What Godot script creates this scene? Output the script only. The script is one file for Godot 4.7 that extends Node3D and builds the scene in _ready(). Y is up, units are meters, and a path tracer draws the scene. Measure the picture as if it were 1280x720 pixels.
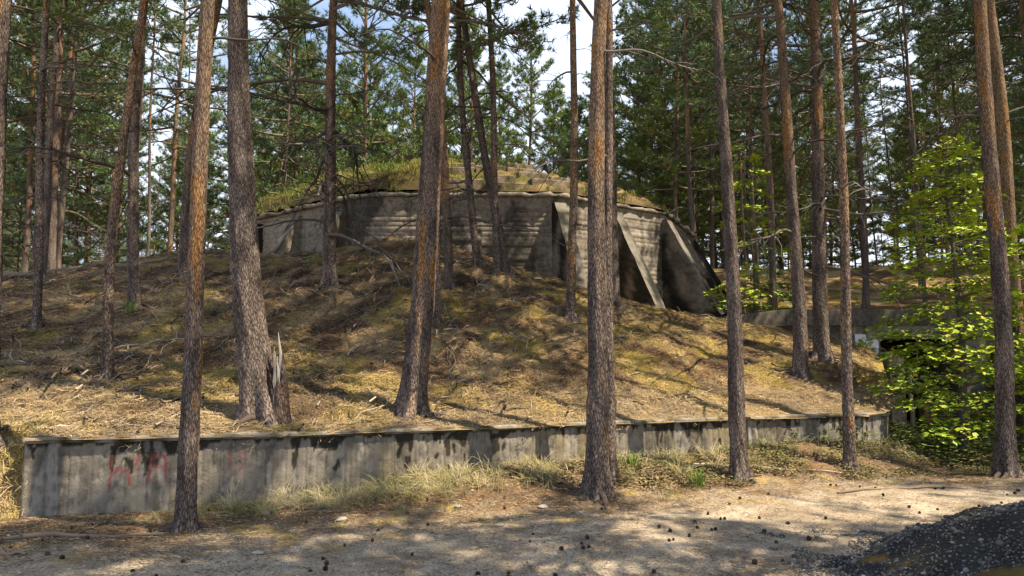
extends Node3D
# A round concrete bunker in a pine wood: earth mound, low retaining wall, sandy track.
# Metres; x to the right, y up, the camera looks along -z ("depth" d = -z).

var rng := RandomNumberGenerator.new()
var taken := {}
var nz := FastNoiseLite.new()      # general soft noise
var nz2 := FastNoiseLite.new()     # second soft noise
var cel := FastNoiseLite.new()     # bark plates
var M := {}

# thin-plate surface of the mound: control points (x, d) and weights
const HP := [[-5.21,8.14],[-4.37,8.32],[-3.51,8.56],[-2,9.04],[-0.21,9.83],[1.81,10.77],[3.7,11.72],[5.69,12.41],[6.4,12.9],[-7.5,8.2],[-12,8.6],[-20,9],[-3.15,9.6],[-1.33,10.2],[-5.9,11],[-8.54,13.5],[-7.29,14.5],[-3.9,16],[-1.3,15.5],[-0.26,17.2],[1.17,15],[2.26,16.5],[5.37,14],[6.3,15.3],[7.5,15.5],[-7.78,22.3],[-5.1,20.4],[-3.01,19.7],[-1.69,19.4],[-0.64,19.5],[0.21,19.6],[1.08,19.9],[2.68,20.7],[4.84,21.4],[6.22,22],[7.13,19.3],[8.8,19.3],[-13.74,20],[-11.6,20],[-9.96,21],[-8.54,22],[-12,24],[-10,29],[-15,30],[-24,19],[-24,30],[-2,30],[5,29],[9,26],[9,36],[-5,38],[-20,40],[-30,20],[-30,10],[-30,40]]
const HW := [0.01451,-0.00358,0.01597,0.01903,-0.00081,-0.00023,-0.00813,0.00105,0.00235,-0.00488,-0.0022,-0.00324,-0.0351,-0.00467,-0.00167,-0.00111,-0.0021,-0.01597,0.00448,0.01933,-0.00772,0.01154,-0.01952,0.02486,-0.00731,-0.11305,-0.03886,0.07412,-0.03756,0.09064,-0.13587,0.07611,-0.04493,0.00881,-0.00499,0.01409,-0.01471,0.00743,-0.00973,-0.00662,0.15387,-0.02647,0.00242,-0.00556,0.00906,-0.00107,0.0141,-0.01471,0.01308,0.00134,-0.00467,0.00093,0.00004,-0.00149,-0.00063]
const HL := [9.3077,0.00682,0.09857]
# plan of the retaining wall (x, d)
const WALL := [[-5.21,8.14],[-4.37,8.32],[-3.51,8.56],[-2.0,9.04],[-0.21,9.83],[1.81,10.77],[3.7,11.72],[5.69,12.41],[6.1,12.62],[6.38,12.9],[6.62,13.35],[7.4,15.2],[9.2,19.4]]
const WALL_TOP := 0.84
const BC := Vector2(-1.5, 27.7)    # centre of the bunker (x, d)
const BR := 8.0

var hg := PackedFloat32Array()     # mound heights, 0.2 m grid
const HX0 := -34.0
const HD0 := 6.0
const HN := 232
const HM := 190

# ---------------------------------------------------------------- small helpers
func rf(a: float, b: float) -> float: return rng.randf_range(a, b)
func sm(a: float, b: float, x: float) -> float: return smoothstep(a, b, x)
func mixc(a: Color, b: Color, t: float) -> Color: return a.lerp(b, clampf(t, 0.0, 1.0))
func srgb(r: float, g: float, b: float) -> Color: return Color(r, g, b).linear_to_srgb()

func numbered(called: String) -> String:
	if not taken.has(called):
		taken[called] = 0
		return called
	taken[called] += 1
	return "%s_%03d" % [called, taken[called]]

func thing(called: String, label: String, category: String, at := Vector3.ZERO, group := "") -> Node3D:
	var o := Node3D.new()
	o.name = numbered(called)
	add_child(o)
	o.position = at
	tag(o, label, category, group)
	return o

func tag(o: Node, label: String, category: String, group := "", kind := "") -> void:
	if label: o.set_meta("label", label)
	if category: o.set_meta("category", category)
	if group: o.set_meta("group", group)
	if kind: o.set_meta("kind", kind)

func obj(called: String, mesh: Mesh, mat: Material, parent: Node = null) -> MeshInstance3D:
	var o := MeshInstance3D.new()
	o.mesh = mesh
	o.material_override = mat
	if parent == null or parent == self:
		o.name = numbered(called)
		add_child(o)
	else:
		o.name = called
		parent.add_child(o, true)
	return o

func setting(called: String, mesh: Mesh, mat: Material, label: String, category: String) -> MeshInstance3D:
	var o := obj(called, mesh, mat)
	tag(o, label, category, "", "structure")
	return o

func stuff(called: String, mesh: Mesh, mat: Material, xs: Array, cs: Array, label: String, category: String) -> void:
	var mm := MultiMesh.new()
	mm.transform_format = MultiMesh.TRANSFORM_3D
	mm.use_colors = true
	mm.mesh = mesh
	mm.instance_count = xs.size()
	for i in xs.size():
		mm.set_instance_transform(i, xs[i])
		mm.set_instance_color(i, cs[i])
	var o := MultiMeshInstance3D.new()
	o.multimesh = mm
	o.material_override = mat
	o.name = numbered(called)
	add_child(o)
	tag(o, label, category, "", "stuff")

# a mesh being collected
class MB:
	var v := PackedVector3Array()
	var c := PackedColorArray()
	var i := PackedInt32Array()
	var uv := PackedVector2Array()
	func quad(a: int, b: int, cc: int, d: int) -> void:
		i.append_array([a, b, cc, a, cc, d])
	func smooth() -> ArrayMesh:
		var ar := []
		ar.resize(Mesh.ARRAY_MAX)
		ar[Mesh.ARRAY_VERTEX] = v
		if c.size() == v.size(): ar[Mesh.ARRAY_COLOR] = c
		if uv.size() == v.size(): ar[Mesh.ARRAY_TEX_UV] = uv
		ar[Mesh.ARRAY_INDEX] = i
		var st := SurfaceTool.new()
		st.create_from_arrays(ar)
		st.generate_normals()
		return st.commit()
	func flat() -> ArrayMesh:
		var ar := []
		ar.resize(Mesh.ARRAY_MAX)
		ar[Mesh.ARRAY_VERTEX] = v
		if c.size() == v.size(): ar[Mesh.ARRAY_COLOR] = c
		if i.size(): ar[Mesh.ARRAY_INDEX] = i
		var m := ArrayMesh.new()
		m.add_surface_from_arrays(Mesh.PRIMITIVE_TRIANGLES, ar)
		return m
	func tri(a: Vector3, b: Vector3, d: Vector3, col: Color) -> void:
		v.append(a); v.append(b); v.append(d)
		c.append(col); c.append(col); c.append(col)
	func tube(pts: Array, rad: Array, sides: int, col: Color) -> void:
		var n := pts.size()
		var start := v.size()
		for k in n:
			var t: Vector3 = (pts[mini(k + 1, n - 1)] - pts[maxi(k - 1, 0)]).normalized()
			var a := t.cross(Vector3(0.31, 0.2, 0.93)).normalized()
			var b := t.cross(a)
			for s in sides:
				var f := TAU * s / sides
				v.append(pts[k] + (a * cos(f) + b * sin(f)) * float(rad[k]))
				c.append(col)
		for k in n - 1:
			for s in sides:
				var p := start + k * sides + s
				var q := start + k * sides + (s + 1) % sides
				quad(p, q, q + sides, p + sides)
	# a box with slightly cut edges, centred at o with half sizes h, axes x y z
	func box(o: Vector3, h: Vector3, ax: Vector3, az: Vector3, col: Color, bev := 0.015) -> void:
		var ay := Vector3.UP
		var axs := [ax, ay, az]
		for f in 3:
			for sgn in [-1.0, 1.0]:
				var n: Vector3 = axs[f] * sgn
				var a: Vector3 = axs[(f + 1) % 3]
				var b: Vector3 = axs[(f + 2) % 3]
				var hn: float = h[f]
				var ha: float = h[(f + 1) % 3]
				var hb: float = h[(f + 2) % 3]
				var s := v.size()
				for k in 4:
					var sa: float = [-1.0, 1.0, 1.0, -1.0][k]
					var sb: float = [-1.0, -1.0, 1.0, 1.0][k]
					v.append(o + n * hn + a * sa * (ha - bev) + b * sb * (hb - bev))
					c.append(col)
				if sgn > 0: quad(s, s + 3, s + 2, s + 1)
				else: quad(s, s + 1, s + 2, s + 3)
		# cut edges
		for f in 3:
			var e: Vector3 = axs[f]
			var a: Vector3 = axs[(f + 1) % 3]
			var b: Vector3 = axs[(f + 2) % 3]
			var he: float = h[f]
			var ha: float = h[(f + 1) % 3]
			var hb: float = h[(f + 2) % 3]
			for k in 4:
				var sa: float = [-1.0, 1.0, 1.0, -1.0][k]
				var sb: float = [-1.0, -1.0, 1.0, 1.0][k]
				var s := v.size()
				v.append(o + a * sa * ha + b * sb * (hb - bev) - e * (he - bev))
				v.append(o + a * sa * ha + b * sb * (hb - bev) + e * (he - bev))
				v.append(o + a * sa * (ha - bev) + b * sb * hb + e * (he - bev))
				v.append(o + a * sa * (ha - bev) + b * sb * hb - e * (he - bev))
				for q in 4: c.append(col)
				if sa * sb > 0: quad(s, s + 1, s + 2, s + 3)
				else: quad(s, s + 3, s + 2, s + 1)

# grid of nx by ny points already in mb (row by row)
func grid_faces(mb: MB, nx: int, ny: int, flip := false, skip := -1) -> void:
	var ii := PackedInt32Array()
	ii.resize((nx - 1) * (ny - 1) * 6)
	var k := 0
	for y in ny - 1:
		for x in nx - 1:
			if x == skip: continue
			var a := y * nx + x
			var b := a + 1
			var d := a + nx
			var e := d + 1
			if flip:
				ii[k] = a; ii[k+1] = b; ii[k+2] = e; ii[k+3] = a; ii[k+4] = e; ii[k+5] = d
			else:
				ii[k] = a; ii[k+1] = e; ii[k+2] = b; ii[k+3] = a; ii[k+4] = d; ii[k+5] = e
			k += 6
	ii.resize(k)
	mb.i = ii

func axis(lo: float, f0: float, f1: float, hi: float, step: float, grow := 1.25) -> PackedFloat32Array:
	var a := PackedFloat32Array()
	var x := f0
	while x < f1:
		a.append(x); x += step
	var s := step
	while x < hi:
		a.append(x); s *= grow; x += s
	a.append(hi)
	var b := PackedFloat32Array()
	s = step * grow
	x = f0 - s
	while x > lo:
		b.append(x); s *= grow; x -= s
	b.append(lo)
	b.reverse()
	b.append_array(a)
	return b

# ---------------------------------------------------------------- terrain
func tps(x: float, d: float) -> float:
	var h: float = HL[0] + HL[1] * x + HL[2] * d
	for k in HP.size():
		var ax: float = x - HP[k][0]
		var ad: float = d - HP[k][1]
		var r2 := ax * ax + ad * ad
		if r2 > 1e-6: h += float(HW[k]) * 0.5 * r2 * log(r2)
	return h

func build_heights() -> void:
	hg.resize(HN * HM)
	for j in HM:
		for i in HN:
			hg[j * HN + i] = tps(HX0 + i * 0.2, HD0 + j * 0.2)

func wall_d(x: float) -> float:
	if x <= WALL[0][0]: return WALL[0][1]
	for k in 10:
		var a: Array = WALL[k]
		var b: Array = WALL[k + 1]
		if x <= b[0]: return lerpf(a[1], b[1], (x - a[0]) / (b[0] - a[0]))
	return WALL[10][1]

# right edge of the mound at depth d
func mound_right(d: float) -> float:
	if d < 12.41: return 5.69
	for k in range(7, 12):
		var a: Array = WALL[k]
		var b: Array = WALL[k + 1]
		if d <= b[1]: return lerpf(a[0], b[0], (d - a[1]) / (b[1] - a[1]))
	return 9.6

func mound_y(x: float, d: float) -> float:
	var fx := clampf((x - HX0) / 0.2, 0.0, HN - 1.01)
	var fd := clampf((d - HD0) / 0.2, 0.0, HM - 1.01)
	var i := int(fx)
	var j := int(fd)
	var u := fx - i
	var w := fd - j
	var p := j * HN + i
	var h := lerpf(lerpf(hg[p], hg[p + 1], u), lerpf(hg[p + HN], hg[p + HN + 1], u), w)
	var rough := sm(0.05, 0.7, d - wall_d(x))
	var fan := nz2.get_noise_2d(atan2(x + 2.0, d - 21.0) * 1100.0, Vector2(x + 2.0, d - 21.0).length() * 40.0)
	h += rough * (0.11 * nz.get_noise_2d(x * 55.0, d * 55.0) + 0.055 * nz2.get_noise_2d(x * 260.0, d * 260.0) + 0.045 * fan)
	# eroded bank where the wall ends on one side, and the outer rim of the mound sinking into the ground
	if x < -5.2:
		var k := sm(-5.2, -6.5, x)
		var b := sm(8.02 - 1.3 * k, 8.55, d + 0.4 * k * nz.get_noise_2d(x * 70.0, 9.0))
		h = lerpf(-0.1, h, b)
	h = lerpf(h, -0.4, maxf(sm(-27.0, -33.0, x), sm(35.0, 42.0, d)))
	return h

func front_y(x: float, d: float) -> float:
	var kx := [-5.0, -3.5, -2.0, -0.2, 2.1, 4.5, 7.0]
	var kh := [0.0, 0.03, 0.13, 0.28, 0.28, 0.4, 0.25]
	var k := 0.0
	if x >= 7.0: k = 0.25 * sm(9.0, 7.0, x)
	else:
		for q in 6:
			if x >= kx[q] and x < kx[q + 1]: k = lerpf(kh[q], kh[q + 1], (x - kx[q]) / (kx[q + 1] - kx[q]))
	var t := sm(1.7, 0.0, wall_d(x) - d)
	var far := sm(14.0, 40.0, Vector2(x, d - 6.0).length())
	return k * t + 0.035 * nz.get_noise_2d(x * 40.0, d * 40.0) + 0.012 * nz2.get_noise_2d(x * 190.0, d * 190.0) + far * 0.5 * nz.get_noise_2d(x * 3.0, d * 3.0)

func hill_y(x: float, d: float) -> float:
	var h := 2.98 + 3.4 * sm(20.5, 38.0, d + 0.12 * (x - 10.0)) + 0.35 * nz.get_noise_2d(x * 12.0, d * 12.0) * sm(20.5, 24.0, d) + 0.07 * nz2.get_noise_2d(x * 70.0, d * 70.0)
	if x > 12.4: h *= sm(14.0, 23.0, d)
	h = lerpf(h, -0.5, maxf(sm(85.0, 110.0, d), sm(60.0, 80.0, x)))
	return h

func on_mound(x: float, d: float) -> bool:
	return d > wall_d(x) + 0.02 and x < mound_right(d) - 0.05 and d < 40.0 and x > -31.0

func land_y(x: float, d: float) -> float:
	if on_mound(x, d) and (d < 19.6 or x < 6.5): return mound_y(x, d)
	if d > 19.7 and x > 5.7: return hill_y(x, d)
	if x > 12.4 and d > 14.0: return maxf(hill_y(x, d), front_y(x, d))
	return front_y(x, d)

const SAND := Color(0.50, 0.44, 0.355)
const SAND_DARK := Color(0.25, 0.205, 0.16)
const LITTER := Color(0.20, 0.125, 0.065)
const HUMUS := Color(0.085, 0.06, 0.045)
const DRY := Color(0.46, 0.35, 0.19)
const MOSS := Color(0.38, 0.295, 0.05)
const GREEN := Color(0.10, 0.13, 0.03)

func ground_col(x: float, d: float) -> Color:
	var n1 := nz.get_noise_2d(x * 60.0, d * 60.0)
	var n2 := nz2.get_noise_2d(x * 150.0 + 70.0, d * 150.0)
	var n3 := nz.get_noise_2d(x * 400.0, d * 400.0 + 31.0)
	var c := mixc(SAND, SAND_DARK, 0.42 + 0.6 * n1 + 0.5 * n2 + 0.4 * n3)
	var edge := wall_d(x) - d
	if x > 6.0: edge = 12.3 - d
	if x < -5.0: edge = 8.3 - d + 0.2 * (x + 5.0)
	var lit := sm(2.1, 0.9, edge + 0.9 * n1 + 0.7 * n2)
	c = mixc(c, mixc(LITTER, HUMUS, 0.35 + n2 + 0.5 * n3), lit * 0.9)
	var ye := sm(0.25, 0.45, n2 * 0.8 + n1 * 0.5) * sm(3.0, 1.6, edge)
	c = mixc(c, mixc(DRY, MOSS, 0.5 + n3), ye * 0.75)
	if x > 5.5 and d > 11.0:
		c = mixc(c, GREEN, sm(12.2, 13.4, d + n1) * 0.75)
	return c

func mound_col(x: float, d: float) -> Color:
	# streaks follow the slope away from the crest
	var a := atan2(x + 2.0, d - 21.0)
	var rr := Vector2(x + 2.0, d - 21.0).length()
	var st := nz.get_noise_2d(a * 900.0, rr * 35.0)
	var n1 := nz.get_noise_2d(x * 36.0 + 400.0, d * 36.0)
	var n2 := nz2.get_noise_2d(x * 120.0, d * 120.0 + 55.0)
	var n3 := nz2.get_noise_2d(x * 480.0, d * 480.0)
	var c := mixc(LITTER, HUMUS, 0.40 + 1.0 * n1 + 0.8 * st + 0.6 * n3)
	c = mixc(c, DRY, sm(0.06, 0.26, st * 0.85 + 0.6 * n2 + 0.45 * n3 - 0.35 * n1) * 0.9)
	c = mixc(c, HUMUS * 0.8, sm(0.16, 0.30, -st * 0.7 - 0.6 * n2 + 0.5 * n3))
	var mo := sm(0.06, 0.22, 0.8 * n1 + 0.5 * n2 + 0.3 * n3 + 0.20 * sm(-6.0, 3.0, x) - 0.15 + 0.05 * sm(16.0, 12.0, d))
	c = mixc(c, mixc(MOSS, DRY, 0.2 + 1.1 * n3), mo * 0.9)
	var e := d - wall_d(x)
	if x > -5.2: c = mixc(c, mixc(DRY, SAND_DARK, 0.5 + 1.3 * n2), sm(1.3, 0.35, e + 0.8 * n2 + 0.8 * n1) * 0.8)
	else: c = mixc(c, mixc(DRY, MOSS, 0.5 + n2), sm(1.2, 0.2, d - 8.3 + n2) * 0.8)
	return c

func hill_col(x: float, d: float) -> Color:
	var n1 := nz.get_noise_2d(x * 30.0, d * 30.0)
	var n2 := nz2.get_noise_2d(x * 110.0, d * 110.0)
	var c := mixc(LITTER, HUMUS, 0.4 + n1)
	c = mixc(c, DRY, sm(0.0, 0.4, n2 + 0.4 * n1))
	return mixc(c, MOSS, sm(0.15, 0.4, n1 * 0.9 - 0.4 * n2) * 0.6)

func build_terrain() -> void:
	build_heights()
	var mb := MB.new()
	var ax := axis(-420.0, -8.0, 9.5, 420.0, 0.075)
	var ad := axis(-420.0, 4.6, 14.0, 420.0, 0.075)
	for d in ad:
		for x in ax:
			var y := front_y(x, d)
			if d > 15.0 and x < 14.0 and d < 40.0: y -= 0.3
			mb.v.append(Vector3(x, y, -d)); mb.c.append(ground_col(x, d)); mb.uv.append(Vector2(x, d))
	grid_faces(mb, ax.size(), ad.size())
	setting("ground", mb.smooth(), M.sand, "sandy forest track with brown needle litter along its edges", "ground")
	# mound: rows start at the wall's plan
	mb = MB.new()
	var us := PackedFloat32Array()
	var n_left := 60
	for k in n_left: us.append(lerpf(-33.0, -9.5, pow(float(k) / n_left, 0.8)))
	var n_in := 230
	for k in n_in + 1: us.append(lerpf(-9.5, 10.0, float(k) / n_in))
	var vs := PackedFloat32Array()
	for k in 150: vs.append(float(k) / 150 * 12.0)
	for k in 41: vs.append(12.0 + 21.5 * pow(float(k) / 40, 1.2))
	for v in vs:
		for u in us:
			# u runs to the right edge, which leans out with depth
			var x: float = u
			var d0 := wall_d(minf(u, 5.69)) - 0.06
			var d := d0 + v
			if u < -5.21: d = d0 - 1.7 + v * (1.0 + 1.7 / 33.5)
			var xr := mound_right(d) + 0.12
			x = minf(u, xr) if u < 6.0 else minf(u, xr)
			if u > 5.0: x = lerpf(5.0, xr, (u - 5.0) / 5.0)
			if u < -5.21 and u > -5.3: x = -5.214
			mb.v.append(Vector3(x, mound_y(x, d), -d)); mb.c.append(mound_col(x, d)); mb.uv.append(Vector2(x, d * 1.07))
	var seam := 0
	while us[seam + 1] < -5.21: seam += 1
	grid_faces(mb, us.size(), vs.size(), false, seam)
	setting("mound", mb.smooth(), M.soil, "earth mound strewn with brown needles, twigs and yellow moss", "mound")
	# hillside behind the entrance
	mb = MB.new()
	ax = axis(5.7, 5.9, 16.0, 82.0, 0.3, 1.15)
	ad = PackedFloat32Array()
	for k in 91: ad.append(19.72 + 92.0 * pow(k / 90.0, 1.7))
	for d in ad:
		for x in ax:
			mb.v.append(Vector3(x, hill_y(x, d), -d)); mb.c.append(hill_col(x, d)); mb.uv.append(Vector2(x, d * 1.05))
	grid_faces(mb, ax.size(), ad.size())
	setting("hillside", mb.smooth(), M.soil, "wooded hillside of brown litter rising behind the bunker entrance", "hillside")
	mb = MB.new()
	ax = axis(12.45, 12.5, 22.0, 82.0, 0.3, 1.15)
	for k in 31:
		var d := 13.6 + 6.14 * k / 30.0
		for x in ax:
			mb.v.append(Vector3(x, minf(hill_y(x, d), hill_y(x, 19.72)) - 0.05 * sm(14.5, 13.6, d), -d)); mb.c.append(hill_col(x, d)); mb.uv.append(Vector2(x, d * 1.05))
	grid_faces(mb, ax.size(), 31)
	setting("slope", mb.smooth(), M.soil, "foot of the wooded hillside beside the maple", "slope")

# ---------------------------------------------------------------- textures and materials
func noise_img(size: int, type: int, freq: float, oct: int, sd: int, cellret := -1) -> PackedByteArray:
	var n := FastNoiseLite.new()
	n.noise_type = type
	n.frequency = freq
	n.seed = sd
	n.fractal_octaves = oct
	if oct <= 1: n.fractal_type = FastNoiseLite.FRACTAL_NONE
	if cellret >= 0: n.cellular_return_type = cellret
	var im := n.get_seamless_image(size, size)
	im.convert(Image.FORMAT_L8)
	return im.get_data()

# warped ridges that close on themselves at the edges: bark plates
func ridged_img(size: int, freq: float, warp: float, sd: int) -> PackedByteArray:
	var n := FastNoiseLite.new()
	n.noise_type = FastNoiseLite.TYPE_CELLULAR
	n.cellular_return_type = FastNoiseLite.RETURN_DISTANCE2_SUB
	n.cellular_jitter = 1.0
	n.frequency = freq * 2.0
	n.seed = sd
	n.fractal_type = FastNoiseLite.FRACTAL_FBM
	n.fractal_octaves = 3
	n.domain_warp_enabled = true
	n.domain_warp_amplitude = 28.0
	n.domain_warp_frequency = warp * 2.5
	var im := n.get_seamless_image(size, size)
	im.convert(Image.FORMAT_L8)
	return im.get_data()

func ramp_tex(size: int, a: PackedByteArray, wa: float, b: PackedByteArray, wb: float, stops: Array) -> ImageTexture:
	var g := Gradient.new()
	g.offsets = PackedFloat32Array(stops.map(func(s): return s[0]))
	g.colors = PackedColorArray(stops.map(func(s): return s[1]))
	var lut := PackedByteArray()
	for k in 256:
		var c := g.sample(k / 255.0)
		lut.append(c.r8); lut.append(c.g8); lut.append(c.b8)
	var out := PackedByteArray()
	out.resize(size * size * 3)
	for k in size * size:
		var t := clampi(int(a[k] * wa + b[k] * wb), 0, 255) * 3
		out[k * 3] = lut[t]; out[k * 3 + 1] = lut[t + 1]; out[k * 3 + 2] = lut[t + 2]
	var im := Image.create_from_data(size, size, false, Image.FORMAT_RGB8, out)
	im.generate_mipmaps()
	return ImageTexture.create_from_image(im)

func grey(v: float) -> Color: return Color(v, v, v)

func mat(rough := 0.9, spec := 0.3) -> StandardMaterial3D:
	var m := StandardMaterial3D.new()
	m.roughness = rough
	m.metallic_specular = spec
	m.vertex_color_use_as_albedo = true
	m.cull_mode = BaseMaterial3D.CULL_DISABLED
	return m

func build_materials() -> void:
	var S := FastNoiseLite.TYPE_SIMPLEX_SMOOTH
	var fine := noise_img(512, S, 0.05, 4, 3)
	var fine2 := noise_img(512, S, 0.16, 2, 4)
	var cell := noise_img(512, FastNoiseLite.TYPE_CELLULAR, 0.035, 1, 5, FastNoiseLite.RETURN_DISTANCE2_SUB)
	var cell2 := noise_img(512, FastNoiseLite.TYPE_CELLULAR, 0.09, 1, 6, FastNoiseLite.RETURN_DISTANCE2_SUB)
	var speck := ramp_tex(512, fine, 0.55, fine2, 0.55, [[0.25, grey(0.52)], [0.45, grey(0.82)], [0.6, Color(0.98, 0.95, 0.9)], [0.8, Color(1, 1, 1)]])
	var height := ramp_tex(512, fine, 0.5, fine2, 0.5, [[0.0, grey(0)], [1.0, grey(1)]])
	var rid := ridged_img(512, 0.016, 0.011, 8)
	var plates := ramp_tex(512, rid, 0.75, fine, 0.4, [[0.18, Color(0.40, 0.355, 0.34)], [0.34, Color(0.66, 0.61, 0.59)], [0.52, Color(0.9, 0.87, 0.85)], [0.72, Color(1, 1, 1)]])
	var plate_h := ramp_tex(512, rid, 0.8, fine2, 0.25, [[0.0, grey(0)], [0.35, grey(0.55)], [1.0, grey(1)]])
	var broadn := noise_img(512, S, 0.012, 6, 14)
	var conc := ramp_tex(512, broadn, 0.8, fine2, 0.22, [[0.2, grey(0.68)], [0.45, grey(0.88)], [0.6, Color(0.97, 0.95, 0.93)], [0.8, Color(1, 1, 1)]])
	var soil := mat(0.97, 0.15)
	soil.albedo_texture = speck
	soil.uv1_scale = Vector3(1.13, 1.13, 1.0)
	soil.heightmap_enabled = true
	soil.heightmap_texture = height
	soil.heightmap_scale = 3.6
	M.soil = soil
	var sand := soil.duplicate() as StandardMaterial3D
	sand.heightmap_scale = 1.5
	M.sand = sand
	var bark := mat(0.92, 0.2)
	bark.albedo_texture = plates
	bark.uv1_scale = Vector3(1.0, 0.8, 1.0)
	bark.heightmap_enabled = true
	bark.heightmap_texture = plate_h
	bark.heightmap_scale = 1.6
	M.bark = bark
	var fb := mat(0.92, 0.2)
	fb.albedo_texture = plates
	M.far_bark = fb
	var co := mat(0.93, 0.25)
	co.albedo_texture = conc
	co.uv1_triplanar = true
	co.uv1_world_triplanar = true
	co.uv1_scale = Vector3(0.9, 0.9, 0.9)
	co.heightmap_enabled = true
	co.heightmap_texture = height
	co.heightmap_scale = 0.7
	M.concrete = co
	var leaf := mat(0.55, 0.35)
	leaf.backlight = Color(0.75, 0.85, 0.3)
	M.needle = leaf
	var broad := mat(0.5, 0.35)
	broad.backlight = Color(0.75, 0.95, 0.2)
	M.leaf = broad
	M.wood = mat(0.85, 0.2)
	var gr := mat(0.7, 0.3)
	gr.backlight = Color(0.3, 0.3, 0.12)
	M.grass = gr
	M.dry = mat(0.9, 0.2)
	M.stone = mat(0.62, 0.5)
	var tar := mat(0.85, 0.4)
	tar.albedo_texture = speck
	tar.uv1_triplanar = true
	tar.uv1_scale = Vector3(5, 5, 5)
	tar.heightmap_enabled = true
	tar.heightmap_texture = height
	tar.heightmap_scale = 1.5
	M.tar = tar
	M.paint = mat(0.6, 0.4)

# ---------------------------------------------------------------- sky and light
func build_light() -> void:
	var cam := Camera3D.new()
	cam.name = "camera"
	cam.fov = 42.0
	cam.near = 0.1
	cam.far = 2000.0
	add_child(cam)
	cam.position = Vector3(0, 1.6, 0)
	cam.rotation_degrees = Vector3(6.0, 0, 0)
	cam.current = true
	var sk := ProceduralSkyMaterial.new()
	sk.sky_top_color = Color(0.62, 0.74, 0.92)
	sk.sky_horizon_color = Color(0.88, 0.92, 0.97)
	sk.sky_curve = 0.18
	sk.ground_horizon_color = Color(0.35, 0.34, 0.3)
	sk.ground_bottom_color = Color(0.2, 0.17, 0.13)
	# broken cloud
	var n := FastNoiseLite.new()
	n.noise_type = FastNoiseLite.TYPE_SIMPLEX_SMOOTH
	n.seed = 21
	n.frequency = 0.011
	n.fractal_octaves = 5
	var src := n.get_seamless_image(1024, 512)
	src.convert(Image.FORMAT_L8)
	var by := src.get_data()
	var out := PackedByteArray()
	out.resize(1024 * 512 * 4)
	for k in 1024 * 512:
		var t := smoothstep(0.34, 0.56, by[k] / 255.0)
		out[k * 4] = 255; out[k * 4 + 1] = 252; out[k * 4 + 2] = 246
		out[k * 4 + 3] = int(t * 140.0)
	sk.sky_cover = ImageTexture.create_from_image(Image.create_from_data(1024, 512, false, Image.FORMAT_RGBA8, out))
	var env := Environment.new()
	env.background_mode = Environment.BG_SKY
	env.sky = Sky.new()
	env.sky.sky_material = sk
	env.tonemap_mode = Environment.TONE_MAPPER_LINEAR
	env.tonemap_exposure = 2.45
	env.background_energy_multiplier = 0.5
	env.sdfgi_enabled = true
	env.ssao_enabled = true
	env.ssil_enabled = true
	var we := WorldEnvironment.new()
	we.name = "environment"
	we.environment = env
	add_child(we)
	var sun := DirectionalLight3D.new()
	sun.name = "sun"
	sun.light_energy = 1.6
	sun.light_color = Color(1.0, 0.93, 0.81)
	sun.light_angular_distance = 0.5
	sun.shadow_enabled = true
	add_child(sun)
	var to_sun := Vector3(0.95, 1.58, 0.34).normalized()
	sun.look_at_from_position(to_sun * 50.0, Vector3.ZERO, Vector3.UP)

# ---------------------------------------------------------------- concrete
func conc_col(p: Vector3, sd: float) -> Color:
	var n1 := nz.get_noise_3d(p.x * 45.0 + sd, p.y * 20.0, p.z * 45.0)
	var n2 := nz2.get_noise_3d(p.x * 160.0, p.y * 90.0 + sd, p.z * 160.0)
	var c := mixc(Color(0.27, 0.24, 0.195), Color(0.155, 0.14, 0.12), 0.4 + 1.0 * n1 + 0.5 * n2)
	return c

# strokes of the faded red letters on the wall, in metres along and above the wall's foot
const RED := [
	[[0.86,0.62],[0.865,0.30]], [[0.865,0.42],[0.95,0.50]], [[0.95,0.50],[1.04,0.46]], [[1.04,0.46],[1.06,0.32]],
	[[1.13,0.62],[1.10,0.50]], [[1.10,0.50],[1.16,0.42]],
	[[1.24,0.34],[1.27,0.58]], [[1.27,0.58],[1.34,0.66]], [[1.34,0.66],[1.41,0.58]], [[1.41,0.58],[1.42,0.34]], [[1.26,0.50],[1.42,0.50]],
	[[1.54,0.60],[1.56,0.40]],
	[[2.08,0.62],[2.08,0.46]], [[2.19,0.64],[2.19,0.44]], [[2.19,0.64],[2.27,0.64]], [[2.19,0.54],[2.26,0.55]], [[2.19,0.44],[2.28,0.45]]]

func seg_dist(p: Vector2, a: Vector2, b: Vector2) -> float:
	var t := clampf((p - a).dot(b - a) / maxf((b - a).length_squared(), 1e-6), 0.0, 1.0)
	return (p - a - (b - a) * t).length()

func wall_at(s: float) -> Array:   # point and direction along the wall's plan
	var left := s
	for k in WALL.size() - 1:
		var a := Vector2(WALL[k][0], WALL[k][1])
		var b := Vector2(WALL[k + 1][0], WALL[k + 1][1])
		var l := a.distance_to(b)
		if left <= l or k == WALL.size() - 2:
			return [a + (b - a) * (left / l), (b - a) / l]
		left -= l
	return []

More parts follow.
